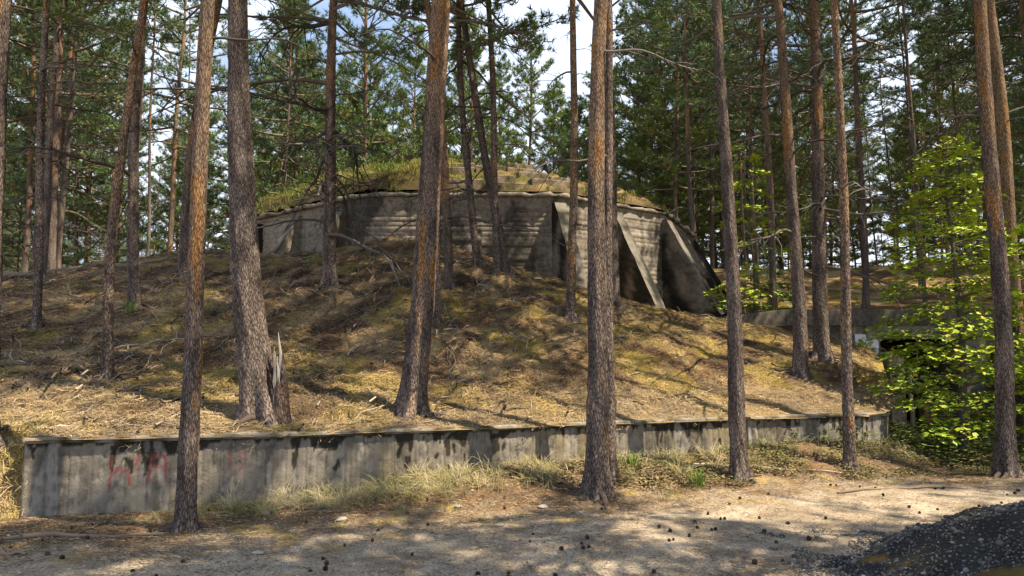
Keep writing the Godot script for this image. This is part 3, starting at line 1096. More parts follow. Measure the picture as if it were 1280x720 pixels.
func add_crown(root: Node3D, t: Dictionary, which: int, y0: float, turn: float) -> void:
	var cr: Array = crowns[which]
	var p0 := trunk_path(t, y0)
	var p1 := trunk_path(t, t.h)
	var s: float = (float(t.h) + 0.2 - y0) / float(cr[2])
	var up := Vector3(p1.x - p0.x, float(t.h) - y0, p1.y - p0.y).normalized()
	var bx := Vector3(cos(turn), 0, sin(turn))
	bx = (bx - up * bx.dot(up)).normalized()
	var bz := bx.cross(up)
	var w := lerpf(s, 1.0, 0.4)
	var xf := Transform3D(Basis(bx * w, up * s, bz * w), Vector3(p0.x, y0, p0.y))
	var c := obj("crown", cr[1], M.needle, root)
	c.transform = xf
	obj("limbs", cr[0], M.wood, c)

func pine(label: String, x: float, d: float, t: Dictionary, crown: int, cy: float, dead_n: int, d0: float, d1: float, dscale: float, group := "") -> Node3D:
	rng.seed = hash(label) + int(x * 100.0)
	var root := thing("pine_tree", label, "tree", Vector3(x, land_y(x, d), -d), group)
	var near: bool = d < 12.0
	obj("trunk", trunk_mesh(t, 44 if near else 28, 0.045 if near else 0.075, 7.0 if near else 9.5), M.bark, root)
	# surface roots
	var rk := minf(float(t.r0) / 0.15, 1.15)
	for k in 4:
		var a := k * TAU / 4.0 + rf(-0.6, 0.6)
		var L: float = rf(0.2, 0.6) * rk
		var rp := []
		var rr := []
		for q in 7:
			var f := q / 6.0
			var px := cos(a + 0.4 * f * sin(k * 2.0)) * (float(t.r0) * 0.7 + L * f)
			var pz := sin(a + 0.4 * f * sin(k * 2.0)) * (float(t.r0) * 0.7 + L * f)
			var gy := land_y(x + px, d - pz) if on_mound(x + px, d - pz) == on_mound(x, d) else root.position.y
			rp.append(Vector3(px, gy - root.position.y + 0.07 * rk * (1.0 - f) * (1.0 - f) - 0.025 * f, pz))
			rr.append(lerpf(0.042, 0.008, f) * rk)
		var rm := MB.new()
		rm.tube(rp, rr, 7, Color(0.075, 0.06, 0.052))
		obj("root", rm.smooth(), M.wood, root)
	add_dead(root, t, dead_n, d0, d1, dscale)
	add_crown(root, t, crown, cy, rf(0, TAU))
	return root

func build_trees() -> void:
	for k in 10: dead.append(dead_mesh(k))
	var dk := Color(0.09, 0.145, 0.065)
	var md := Color(0.115, 0.18, 0.062)
	var br := Color(0.16, 0.225, 0.055)
	# [limbs, needles, height]
	var specs := [
		[8.0, 2.8, 40, 4.5, 0, dk], [9.0, 3.0, 46, 4.5, 0, md], [7.0, 2.5, 36, 5.0, 0, md], [10.0, 2.9, 48, 4.5, 0, md],
		[12.0, 3.2, 78, 5.5, 1, md], [9.0, 2.8, 64, 6.0, 1, br], [13.0, 3.0, 80, 5.0, 1, dk], [11.0, 3.0, 70, 6.0, 1, br], [6.0, 1.5, 24, 4.5, 0, md]]
	for k in specs.size():
		var s: Array = specs[k]
		var m := crown_meshes(k, s[0], s[1], s[2], s[3], s[4], s[5])
		crowns.append([m[0], m[1], s[0]])
	# trees one can point to: x, d, xm, hm, x1, hr, r0, r1, height, bark turns orange at, crown kind, crown from, dead branches n/from/to/scale, label
	var T := [
		[-5.80,8.40,-0.083,2.13,-0.162,4.93,0.132,0.099,17.0,5.5,0,10.0,2,3.5,8.0,0.7,"grey pine standing on the bank beyond the end of the retaining wall"],
		[-8.55,13.50,-0.124,2.98,-0.224,6.11,0.094,0.066,15.0,7.0,2,8.0,8,1.5,8.0,0.8,"thin dark pine low on the mound beside the orange pine"],
		[-5.80,10.84,-0.014,2.76,0.201,5.67,0.092,0.059,16.0,2.2,0,9.5,5,3.0,8.5,0.7,"slender curved pine with orange upper trunk above the wall end"],
		[-7.28,14.46,-0.207,3.05,-0.117,6.23,0.139,0.094,16.0,8.5,3,7.5,14,1.8,8.0,1.3,"dark rough pine with many bare branches and green shoots at its foot"],
		[-3.20,7.54,-0.006,2.61,-0.003,5.43,0.117,0.082,18.0,2.9,0,11.0,2,5.0,10.0,0.6,"pine with orange upper bark standing before the red letters on the wall"],
		[-7.46,16.94,0.095,3.19,0.497,6.52,0.163,0.101,17.0,4.2,1,8.0,6,2.0,8.0,1.0,"grey pine turning orange on the crest behind the curved slender pine"],
		[-3.13,9.60,-0.384,2.67,-0.555,5.51,0.256,0.146,19.0,8.5,3,10.0,3,4.5,10.0,1.0,"thick grey fissured pine with a broken stub at its base"],
		[-3.90,15.92,-0.061,3.08,-0.053,6.30,0.170,0.104,15.0,4.0,1,5.5,26,0.9,6.5,1.6,"pine with many bare drooping branches before the bunker wall"],
		[-1.35,10.14,0.214,2.78,0.339,5.73,0.205,0.154,19.0,2.7,3,11.0,3,4.0,9.0,1.0,"stout leaning pine with flared roots just above the wall"],
		[-1.39,13.72,0.028,3.03,0.103,6.21,0.095,0.067,15.0,4.0,2,8.5,5,2.0,8.0,0.8,"thin pine close behind the stout leaning pine"],
		[-1.30,15.50,-0.179,3.06,-0.522,6.25,0.116,0.076,15.5,2.0,0,6.2,8,1.0,7.0,0.9,"slim orange pine crossing behind the stout leaning pine"],
		[-0.80,17.32,-0.338,3.16,-0.476,6.44,0.111,0.075,16.0,9.0,2,8.0,12,1.2,8.0,1.2,"dark slim pine on the mound crest against the bunker"],
		[-0.14,17.25,-0.550,3.20,-1.102,6.54,0.137,0.084,15.0,8.5,0,7.6,8,2.0,7.0,0.9,"grey pine leaning steeply across the bunker wall"],
		[-0.34,16.85,-0.080,3.18,-0.219,6.48,0.099,0.074,15.0,5.5,1,5.2,9,2.0,7.0,1.0,"upright slim pine crossing the steeply leaning pine"],
		[1.16,14.94,0.092,3.23,0.121,6.62,0.112,0.073,16.0,2.3,0,6.6,4,3.0,7.0,0.7,"straight pine with orange middle before the pale bunker wall"],
		[1.02,9.22,0.036,3.01,0.125,6.24,0.167,0.100,20.0,2.9,3,12.0,2,5.0,11.0,0.7,"tall straight pine at the track edge with orange flaking bark"],
		[1.25,9.80,0.02,3.09,0.05,6.40,0.104,0.064,18.0,6.5,0,11.0,3,4.0,10.0,0.7,"thinner grey pine hidden close behind the tall straight pine"],
		[2.28,16.54,-0.041,3.44,-0.083,7.04,0.141,0.090,16.0,6.0,2,8.0,6,3.0,8.0,0.9,"grey pine beside the bunker buttresses at the mound edge"],
		[3.06,10.30,-0.041,3.26,-0.096,6.75,0.137,0.073,18.5,7.0,1,11.0,3,5.0,10.0,0.7,"pale grey straight pine standing alone before the wall"],
		[5.33,13.94,-0.009,3.55,-0.189,7.30,0.156,0.091,17.0,4.4,0,9.0,12,2.0,9.0,1.2,"wavy dark pine at the rounded end of the mound"],
		[6.25,15.20,0.076,3.69,0.174,7.57,0.186,0.116,17.0,6.0,3,8.5,22,1.6,8.5,1.3,"scaly dark pine with many bare stubs at the mound end"],
		[4.90,11.10,0.078,3.44,0.100,7.13,0.101,0.060,17.5,2.6,0,10.5,4,3.5,9.5,0.6,"slim straight orange pine before the wall's rounded end"],
		[7.21,11.16,0.083,3.47,0.096,7.19,0.161,0.103,19.0,5.0,1,11.0,3,5.0,10.0,0.8,"dark pine standing beside the bright green maple"],
		[9.56,14.20,-0.005,4.23,-0.105,8.74,0.167,0.116,19.0,3.0,3,11.0,5,4.0,10.0,0.9,"reddish pine standing behind the bright green maple"]]
	for k in T.size():
		var a: Array = T[k]
		var t := {"xm": a[2], "hm": a[3], "x1": a[4], "hr": a[5], "r0": a[6], "r1": a[7], "h": a[8], "og": a[9], "lz": 0.0, "sd": k * 1.7 + 0.3}
		pine(a[16], a[0], a[1], t, a[10], a[11], a[12], a[13], a[14], a[15])
	# broken stub at the foot of the thick pine
	rng.seed = 77
	var stub := thing("broken_stub", "jagged broken trunk stub with bare pale wood against the thick pine", "stump", Vector3(-2.88, land_y(-2.88, 9.5), -9.48))
	var sb := MB.new()
	var sides := 30
	var rows := 24
	for j in rows + 1:
		var f := float(j) / rows
		for q in sides + 1:
			var g := TAU * (q % sides) / sides
			var rim := 0.62 + 0.16 * sin(g * 2.0 + 1.0) + 0.09 * sin(g * 5.0) + 0.05 * sin(g * 11.0)
			var y := -0.2 + f * (rim + 0.2)
			var r := lerpf(0.165, 0.10, f) * (1.0 + 0.12 * sin(g * 3.0))
			var e := cel.get_noise_3d(cos(g) * r * 560.0 + 700.0, y * 75.0, sin(g) * r * 560.0)
			r += 0.022 * (clampf((e + 0.95) * 1.6, 0.0, 1.0) - 0.6)
			if j == rows: r *= 0.8
			sb.v.append(Vector3(cos(g) * r - 0.09 * y, y, sin(g) * r))
			sb.uv.append(Vector2(2.0 * q / sides, y))
			sb.c.append(mixc(Color(0.075, 0.058, 0.05), Color(0.19, 0.155, 0.135), 0.45 + nz2.get_noise_3d(cos(g) * 90.0, y * 140.0, sin(g) * 90.0)))
	grid_faces(sb, sides + 1, rows + 1, true)
	obj("bark_shell", sb.smooth(), M.bark, stub)
	for q in 7:
		var wb := MB.new()
		var g := q * 0.9 + 0.3
		var top: float = [1.16, 0.86, 0.98, 0.78, 0.92, 0.74, 1.02][q]
		var wp := []
		var wr := []
		for k in 9:
			var f := k / 8.0
			var y := lerpf(0.1, top, f)
			var r := 0.065 * (1.0 - 0.35 * f)
			wp.append(Vector3(cos(g) * r - 0.09 * y + 0.006 * sin(k * 2.3 + q), y, sin(g) * r))
			wr.append(lerpf(0.045, 0.003, pow(f, 1.4)) * (1.0 + 0.15 * sin(k * 3.1 + q)))
		wb.tube(wp, wr, 5, mixc(Color(0.40, 0.37, 0.33), Color(0.20, 0.175, 0.15), rf(0, 1)))
		obj("splinter", wb.flat(), M.wood, stub)
	build_wood()

func proto(k: int, h: float, r0: float, og: float, crown: int, cy: float, dn: int, d0: float, d1: float) -> Node3D:
	var t := {"xm": rf(-0.12, 0.12), "hm": h * 0.35, "x1": rf(-0.25, 0.25), "hr": h * 0.7, "r0": r0, "r1": r0 * 0.5, "h": h, "og": og, "lz": rf(-0.01, 0.01), "sd": k * 2.3 + 40.0}
	var root := Node3D.new()
	obj("trunk", trunk_mesh(t, 12, 0.2, h), M.far_bark, root)
	add_dead(root, t, dn, d0, d1, 1.0)
	add_crown(root, t, crown, cy, k * 1.1)
	return root

func build_wood() -> void:
	rng.seed = 4242
	var protos := []
	#            height r0   orange crown from dead
	var ps := [[17.0, 0.13, 6.0, 0, 7.5, 9, 2.5, 8.0, "slender pine with an open crown"], [19.5, 0.16, 5.0, 1, 8.5, 8, 3.5, 9.0, "tall orange-barked pine"], [15.5, 0.11, 7.0, 2, 6.5, 11, 2.0, 7.0, "thin pine with bare lower branches"], [18.5, 0.15, 12.0, 3, 7.0, 11, 2.5, 7.5, "dark rough-barked pine"],
		[18.0, 0.15, 7.0, 4, 4.5, 6, 1.5, 5.0, "broad full-crowned pine"], [12.5, 0.11, 7.0, 5, 2.5, 3, 0.8, 2.5, "young bright green bushy pine"], [20.0, 0.16, 8.0, 6, 5.5, 8, 2.0, 6.0, "tall dark full-crowned pine"], [15.5, 0.13, 6.0, 7, 3.6, 4, 1.0, 3.6, "bushy yellow-green pine"], [15.0, 0.075, 8.0, 8, 9.0, 10, 2.0, 9.5, "very slim straight pole pine"]]
	for k in ps.size():
		var p: Array = ps[k]
		protos.append(proto(k, p[0], p[1], p[2], p[3], p[4], p[5], p[6], p[7]))
	var spots := []
	# regions: x range at depth, kinds, count, label, group
	var regs := [
		["left", 74, [0, 1, 2, 3, 8, 6, 4, 8], "in the wood behind the mound crest", "pines behind the mound crest"],
		["mid", 54, [4, 5, 7, 4, 7, 8, 7], "growing behind the bunker roof", "pines behind the bunker"],
		["right", 78, [0, 1, 2, 3, 8, 8, 0, 8], "on the wooded hillside behind the entrance", "pines on the hillside"],
		["under", 36, [5, 7, 5], "far back on the hillside behind the entrance", "young pines far back on the hillside"]]
	for r in regs:
		var made := 0
		var tries := 0
		while made < int(r[1]) and tries < 6000:
			tries += 1
			var x := 0.0
			var d := 0.0
			match r[0]:
				"left":
					d = 15.5 + 62.0 * pow(rf(0, 1), 1.35)
					x = d * rf(-0.86, -0.30)
					if d < 22.0 and x > -9.2: continue
				"mid":
					d = 37.0 + 30.0 * pow(rf(0, 1), 1.4)
					x = d * rf(-0.34, 0.30)
					var sx := x / d
					if sx > 0.0 and sx < 0.16 and d < 60.0: continue
				"right":
					d = 21.0 + 52.0 * pow(rf(0, 1), 1.3)
					x = d * rf(0.24, 0.95)
					if x < 8.0: continue
				"under":
					d = rf(40.0, 66.0)
					x = d * rf(0.2, 0.8)
			if Vector2(x, d).distance_to(BC) < 10.5: continue
			var ok := true
			for s in spots:
				if Vector2(x, d).distance_to(s) < 1.9: ok = false; break
			if not ok: continue
			spots.append(Vector2(x, d))
			var kinds: Array = r[2]
			var which: int = kinds[rng.randi() % kinds.size()]
			var o: Node3D = protos[which].duplicate()
			o.name = numbered("pine_tree")
			add_child(o)
			o.position = Vector3(x, land_y(x, d) - 0.05, -d)
			var s := rf(0.82, 1.2) * (1.15 if r[0] == "mid" else 1.0)
			o.scale = Vector3(s, s * rf(0.92, 1.1), s)
			o.rotation = Vector3(rf(-0.035, 0.035), rf(0, TAU), rf(-0.035, 0.035))
			tag(o, "%s %s" % [ps[which][8], r[3]], "tree", r[4])
			made += 1
	# pines across the track, out of the picture, that shade its near edge
	for q in [[5.6, 1.4, 0], [7.9, 2.6, 1], [10.4, 2.0, 3], [13.2, 2.9, 0], [4.9, -1.2, 1], [16.0, 1.4, 3], [9.2, -1.4, 0], [12.6, -2.2, 1], [5.5, 3.9, 2], [15.5, -3.5, 0], [18.0, 6.5, 1], [20.0, 11.0, 3]]:
		var o: Node3D = protos[q[2]].duplicate()
		o.name = numbered("pine_tree")
		add_child(o)
		o.position = Vector3(q[0], land_y(q[0], q[1]) - 0.05, -q[1])
		o.rotation.y = q[0] * 3.0
		tag(o, "%s standing across the sandy track" % ps[q[2]][8], "tree", "pines across the track")
	# full pines beyond the picture's edge, beside the entrance passage
	for q in [[17.2, 18.6, 6], [16.4, 15.4, 4], [15.2, 18.0, 6], [19.0, 17.4, 3], [18.2, 21.5, 4], [22.0, 20.0, 6], [21.6, 25.0, 4], [24.5, 19.0, 3], [25.0, 23.5, 6], [24.0, 15.5, 4], [12.6, 16.0, 8], [20.8, 13.4, 3], [26.5, 28.0, 4]]:
		var o: Node3D = protos[q[2]].duplicate()
		o.name = numbered("pine_tree")
		add_child(o)
		o.position = Vector3(q[0], land_y(q[0], q[1]) - 0.05, -q[1])
		o.rotation.y = q[0] * 5.0
		tag(o, "%s beyond the maple by the entrance passage" % ps[q[2]][8], "tree", "pines beside the entrance passage")
	# pines that close the gap behind the roof: x, d, kind, scale
	for q in [[1.0, 41.0, 7, 1.3], [-2.2, 39.0, 7, 1.2], [3.9, 43.0, 5, 1.3], [5.6, 46.0, 7, 1.05], [7.4, 42.0, 5, 1.4], [9.0, 44.0, 4, 1.2], [9.9, 40.0, 8, 1.1], [2.6, 48.0, 5, 1.5], [-0.6, 46.0, 4, 1.15], [6.6, 52.0, 7, 1.2]]:
		var o: Node3D = protos[q[2]].duplicate()
		o.name = numbered("pine_tree")
		add_child(o)
		o.position = Vector3(q[0], land_y(q[0], q[1]) - 0.05, -q[1])
		o.scale = Vector3.ONE * float(q[3])
		o.rotation.y = q[0] * 2.0
		tag(o, "%s growing behind the bunker roof" % ps[q[2]][8], "tree", "pines behind the bunker")
	for p in protos: p.free()

# broad-leaved young trees and shrubs
func leaf_tree(called: String, label: String, cat: String, at: Vector3, h: float, r0: float, sprays: Array, leaf: float, per: int, col: Color, sd: int, group := "") -> void:
	rng.seed = sd
	var root := thing(called, label, cat, at, group)
	var wood := MB.new()
	var lf := MB.new()
	var top := Vector3(rf(-0.2, 0.1), h, rf(-0.2, 0.2))
	var tp := []
	var tr := []
	for k in 11:
		var f := k / 10.0
		tp.append(Vector3(top.x * f + 0.04 * sin(f * 8.0 + sd), -0.15 + h * f, top.z * f + 0.05 * sin(f * 6.0)))
		tr.append(lerpf(r0, 0.008, f))
	wood.tube(tp, tr, 9, Color(0.09, 0.08, 0.065))
	obj("trunk", wood.smooth(), M.wood, root)
	wood = MB.new()
	for s in sprays:   # [height, azimuth, length, droop]
		var f: float = clampf(float(s[0]) / h, 0.05, 0.97)
		var a: Vector3 = tp[int(f * 10.0)].lerp(tp[int(f * 10.0) + 1], f * 10.0 - int(f * 10.0))
		var dir := Vector3(cos(s[1]), 0, sin(s[1]))
		var sid := Vector3(-dir.z, 0, dir.x)
		var L: float = s[2]
		var pts := []
		var rad := []
		for k in 7:
			var q := k / 6.0
			pts.append(a + dir * L * q + Vector3.UP * (L * 0.35 * q - (0.35 + float(s[3])) * q * q * L) + sid * 0.08 * sin(q * 5.0 + s[1]))
			rad.append(lerpf(0.010 + r0 * 0.12, 0.003, q))
		wood.tube(pts, rad, 4, Color(0.10, 0.085, 0.06))
		var shade := rf(0.8, 1.2)
		var n := int(per * L)
		for k in n:
			var q := pow(rf(0.06, 1.0), 0.75)
			var fi := minf(q * 6.0, 5.99)
			var c: Vector3 = pts[int(fi)].lerp(pts[int(fi) + 1], fi - int(fi))
			var wd := (0.10 + 0.34 * sin(PI * clampf(q * 0.85 + 0.1, 0, 1))) * minf(L, 1.4)
			c += sid * rf(-1, 1) * wd + Vector3.UP * rf(-0.06, 0.07) + dir * rf(-0.08, 0.08)
			var l := leaf * rf(0.45, 1.4)
			var fw := (dir * rf(0.0, 1.0) + sid * rf(-1, 1) + Vector3.UP * rf(-0.45, 0.1)).normalized()
			var sd2 := fw.cross(Vector3.UP + Vector3(rf(-1, 1), 0, rf(-1, 1)) * 0.5).normalized()
			var up := sd2.cross(fw)
			var cc := Color(col.r * shade * rf(0.8, 1.3), col.g * shade * rf(0.85, 1.15), col.b * rf(0.7, 1.3))
			# five-pointed leaf: a fold along the middle
			var tip := c + fw * l
			var b0 := c
			var p1 := c + fw * l * 0.55 + sd2 * l * 0.52 + up * l * 0.10
			var p2 := c + fw * l * 0.55 - sd2 * l * 0.52 + up * l * 0.10
			var q1 := c + fw * l * 0.05 + sd2 * l * 0.36 + up * l * 0.05
			var q2 := c + fw * l * 0.05 - sd2 * l * 0.36 + up * l * 0.05
			var m1 := c + fw * l * 0.62 + sd2 * l * 0.16
			var m2 := c + fw * l * 0.62 - sd2 * l * 0.16
			lf.tri(b0, m1, tip, cc); lf.tri(b0, tip, m2, cc)
			lf.tri(b0, p1, m1, cc); lf.tri(b0, m2, p2, cc)
			lf.tri(b0, q1, p1, cc); lf.tri(b0, p2, q2, cc)
	obj("limbs", wood.smooth(), M.wood, root)
	obj("crown", lf.flat(), M.leaf, root)

func rand_sprays(n: int, y0: float, y1: float, l0: float, l1: float, droop: float) -> Array:
	var a := []
	for k in n:
		a.append([lerpf(y0, y1, (k + rf(0, 1)) / n), k * 2.4 + rf(-0.6, 0.6), lerpf(l1, l0, k / float(n)) * rf(0.7, 1.15), droop * rf(0.4, 1.3)])
	return a

func build_broadleaf() -> void:
	rng.seed = 31
	var lime := Color(0.23, 0.31, 0.024)
	leaf_tree("maple_tree", "bright green young maple at the entrance passage", "tree", Vector3(7.95, land_y(7.95, 13.4), -13.4), 5.9, 0.085, rand_sprays(54, 0.4, 5.7, 0.6, 1.95, 0.10), 0.088, 115, lime, 61)
	leaf_tree("maple_tree", "slim green sapling among the pines behind the wing wall", "tree", Vector3(6.7, land_y(6.7, 20.6), -20.6), 5.0, 0.05, rand_sprays(15, 1.8, 4.9, 0.5, 1.25, 0.15), 0.11, 70, lime, 62)
	leaf_tree("maple_tree", "low leafy sapling beside the outermost buttress", "tree", Vector3(6.25, land_y(6.25, 20.1), -20.1), 1.9, 0.03, rand_sprays(9, 0.6, 1.8, 0.5, 1.1, 0.2), 0.11, 80, lime, 63)
	leaf_tree("maple_tree", "leafy maple shoot spreading over the entrance lintel", "tree", Vector3(9.0, land_y(9.0, 16.8), -16.8), 2.6, 0.03, rand_sprays(13, 0.8, 2.5, 0.6, 1.3, 0.15), 0.10, 110, lime, 64)
	leaf_tree("maple_tree", "second young maple beside the dark pine", "tree", Vector3(9.4, land_y(9.4, 12.9), -12.9), 4.6, 0.06, rand_sprays(24, 0.5, 4.4, 0.6, 1.5, 0.12), 0.085, 110, lime, 65)
	var pts := [[-8.8, 27.0, 2.4], [-9.6, 25.2, 1.8], [-7.7, 29.5, 3.0], [-10.4, 28.5, 2.6], [-8.9, 33.0, 3.6], [-6.2, 34.5, 3.6], [11.8, 16.6, 1.4], [10.4, 15.6, 1.0], [12.6, 14.8, 1.6], [8.3, 24.0, 1.6]]
	for k in pts.size():
		var p: Array = pts[k]
		leaf_tree("shrub", "bright leafy shrub beside the grassed bunker roof" if k < 6 else "leafy green shrub near the entrance passage", "shrub", Vector3(p[0], land_y(p[0], p[1]), -p[1]), p[2], 0.03, rand_sprays(14, 0.2, p[2] * 0.95, 0.5, 1.2, 0.1), 0.12, 60, Color(0.12, 0.19, 0.025), 70 + k, "shrubs by the bunker roof" if k < 6 else "shrubs by the entrance")

# ---------------------------------------------------------------- ground cover and small things
func blade_clump(sd: int, blades: int, h: float, spread: float, lean: float, w: float) -> ArrayMesh:
	rng.seed = 1300 + sd
	var mb := MB.new()
	for k in blades:
		var a := rf(0, TAU)
		var b := Vector3(cos(a), 0, sin(a)) * rf(0.0, spread)
		var out := Vector3(cos(a + rf(-0.9, 0.9)), 0, sin(a + rf(-0.9, 0.9))) * rf(0.3, 1.0) * lean
		var hh := h * rf(0.5, 1.2)
		var sd2 := Vector3(-out.z, 0, out.x).normalized() * w
		var tone := rf(0.65, 1.3)
		var c := Color(tone, tone * rf(0.9, 1.05), tone * rf(0.8, 1.1))
		var p0 := b
		var p1 := b + out * hh * 0.25 + Vector3.UP * hh * 0.55
		var p2 := b + out * hh * 0.75 + Vector3.UP * hh * rf(0.65, 0.9)
		var p3 := b + out * hh * 1.25 + Vector3.UP * hh * rf(0.2, 0.8)
		mb.tri(p0 - sd2, p0 + sd2, p1 + sd2 * 0.9, c); mb.tri(p0 - sd2, p1 + sd2 * 0.9, p1 - sd2 * 0.9, c)
		mb.tri(p1 - sd2 * 0.9, p1 + sd2 * 0.9, p2 + sd2 * 0.6, c); mb.tri(p1 - sd2 * 0.9, p2 + sd2 * 0.6, p2 - sd2 * 0.6, c)
		mb.tri(p2 - sd2 * 0.6, p2 + sd2 * 0.6, p3, c)
	return mb.flat()

func needle_patch(sd: int, n: int, r: float, l0: float, l1: float, w: float, lift: float) -> ArrayMesh:
	rng.seed = 1500 + sd
	var mb := MB.new()
	for k in n:
		var a := rf(0, TAU)
		var p := Vector3(rf(-r, r), rf(0.0, lift), rf(-r, r))
		var dir := Vector3(cos(a) * 1.5, rf(-0.12, 0.22), sin(a)).normalized()
		var l := rf(l0, l1) * 0.5
		var s := Vector3(-dir.z, 0.4, dir.x).normalized() * w
		var tone := rf(0.45, 1.5)
		var c := Color(tone, tone, tone)
		mb.tri(p - dir * l - s, p - dir * l + s, p + dir * l, c)
	return mb.flat()

func slope_basis(x: float, d: float, yaw: float) -> Basis:
	var e := 0.12
	var nx := land_y(x - e, d) - land_y(x + e, d)
	var nd := land_y(x, d - e) - land_y(x, d + e)
	var up := Vector3(clampf(nx, -0.2, 0.2), 2.0 * e, -clampf(nd, -0.2, 0.2)).normalized()
	var bx := Vector3(cos(yaw), 0, -sin(yaw))
	bx = (bx - up * bx.dot(up)).normalized()
	return Basis(bx, up, bx.cross(up))

func build_litter() -> void:
	var pal := [Color(0.20, 0.13, 0.075), Color(0.32, 0.235, 0.14), Color(0.10, 0.07, 0.05), Color(0.42, 0.34, 0.23), Color(0.26, 0.16, 0.08)]
	# needles and bits on the mound
	for v in 3:
		var xs := []
		var cs := []
		var mesh := needle_patch(v, 34, 0.16, 0.05, 0.14, 0.0035, 0.018)
		rng.seed = 2000 + v
		var n := 0
		while n < 7500:
			var d := 8.2 + 12.8 * pow(rf(0, 1), 1.25)
			var x := d * rf(-0.74, 0.62)
			if not on_mound(x, d) or d > 21.0 or (x > -5.3 and d < wall_d(x) + (0.24 if rf(0, 1) < 0.6 else 0.12)): n += 1; continue
			var yaw := atan2(d - 21.0, x + 2.0) + rf(-0.6, 0.6)
			var s := rf(0.7, 1.5)
			xs.append(Transform3D(slope_basis(x, d, -yaw).scaled_local(Vector3(s, s, s)), Vector3(x, mound_y(x, d) + 0.004, -d)))
			var n1 := nz.get_noise_2d(x * 60.0, d * 60.0)
			var c: Color = pal[rng.randi() % 5]
			cs.append(mixc(mixc(c, pal[2], 0.2 + n1), mound_col(x, d), 0.6) * rf(0.75, 1.25))
			n += 1
		stuff("needle_litter", mesh, M.dry, xs, cs, "brown fallen pine needles covering the mound", "needles")
	# twigs lying down the slope
	var tw := MB.new()
	tw.tube([Vector3(-0.5, 0, 0), Vector3(-0.2, 0.03, 0.03), Vector3(0.15, 0.02, -0.02), Vector3(0.5, 0.0, 0.03)], [0.012, 0.011, 0.009, 0.004], 4, Color(1, 1, 1))
	tw.tube([Vector3(-0.1, 0.02, 0.0), Vector3(0.15, 0.05, 0.16)], [0.007, 0.003], 3, Color(1, 1, 1))
	var txs := []
	var tcs := []
	rng.seed = 2100
	for n in 5000:
		var d := 8.3 + 12.8 * pow(rf(0, 1), 1.1)
		var x := d * rf(-0.74, 0.60)
		if not on_mound(x, d) or (x > -5.3 and d < wall_d(x) + 0.35): continue
		if rf(0, 1) < sm(-3.0, 2.0, x) * 0.55: continue
		var yaw := atan2(d - 21.0, x + 2.0) + rf(-0.7, 0.7)
		var s := rf(0.12, 0.55) * rf(0.5, 1.0)
		txs.append(Transform3D(slope_basis(x, d, -yaw).scaled_local(Vector3(s, s * 0.9, s)), Vector3(x, mound_y(x, d) + 0.012, -d)))
		tcs.append(mixc(Color(0.07, 0.05, 0.04), Color(0.38, 0.32, 0.25), pow(rf(0, 1), 1.6)))
	stuff("twig_litter", tw.smooth(), M.dry, txs, tcs, "small dead twigs scattered down the mound", "twigs")
	# bare roots and long strands
	for v in 3:
		var rm := MB.new()
		rng.seed = 2150 + v
		var rp := []
		var rr := []
		for q in 9:
			rp.append(Vector3(-0.5 + q / 8.0, 0.03 * sin(q * 1.7 + v), 0.07 * sin(q * 0.9 + v * 2.0)))
			rr.append(0.011 * (1.0 - q / 11.0))
		rm.tube(rp, rr, 5, Color(1, 1, 1))
		rm.tube([rp[3], rp[3] + Vector3(0.14, 0.0, 0.1), rp[3] + Vector3(0.3, -0.01, 0.13)], [0.007, 0.005, 0.003], 4, Color(1, 1, 1))
		var xs := []
		var cs := []
		for n in 520:
			var d := 8.6 + 12.0 * pow(rf(0, 1), 0.9)
			var x := d * rf(-0.74, 0.5)
			if not on_mound(x, d) or (x > -5.3 and d < wall_d(x) + 0.6): continue
			if rf(0, 1) < sm(-2.0, 2.0, x) * 0.7: continue
			var yaw := atan2(d - 21.0, x + 2.0) + rf(-0.45, 0.45)
			var s := rf(0.5, 1.5)
			xs.append(Transform3D(slope_basis(x, d, -yaw).scaled_local(Vector3(s, s, s)), Vector3(x, mound_y(x, d) + 0.012, -d)))
			cs.append(mixc(Color(0.06, 0.045, 0.035), Color(0.36, 0.30, 0.23), pow(rf(0, 1), 1.4)))
		stuff("bare_roots", rm.smooth(), M.dry, xs, cs, "bare roots and long strands running down the mound", "roots")
	# needles, bark flakes and crumbs on the track
	for v in 2:
		var xs := []
		var cs := []
		var mesh := needle_patch(10 + v, 22, 0.2, 0.03, 0.09, 0.003, 0.008)
		rng.seed = 2200 + v
		for n in 7000:
			var d := 5.2 + 8.0 * pow(rf(0, 1), 1.2)
			var x := d * rf(-0.72, 0.74)
			if d > wall_d(x) - 0.05 and x < 6.6: continue
			var e := wall_d(x) - d if x < 6.0 else 12.3 - d
			if rf(0, 1) > 0.16 + 0.8 * sm(2.6, 0.8, e + 0.8 * nz.get_noise_2d(x * 60.0, d * 60.0)): continue
			var s := rf(0.7, 1.5)
			xs.append(Transform3D(Basis(Vector3.UP, rf(0, TAU)).scaled_local(Vector3(s, s, s)), Vector3(x, front_y(x, d) + 0.004, -d)))
			var c: Color = pal[rng.randi() % 5]
			cs.append(c * rf(0.7, 1.2))
		stuff("track_litter", mesh, M.dry, xs, cs, "needles and bark crumbs strewn along the track", "needles")
	# small pebbles in the sand
	var pb := MB.new()
	pebble(pb, 3)
	var pxs := []
	var pcs := []
	rng.seed = 2300
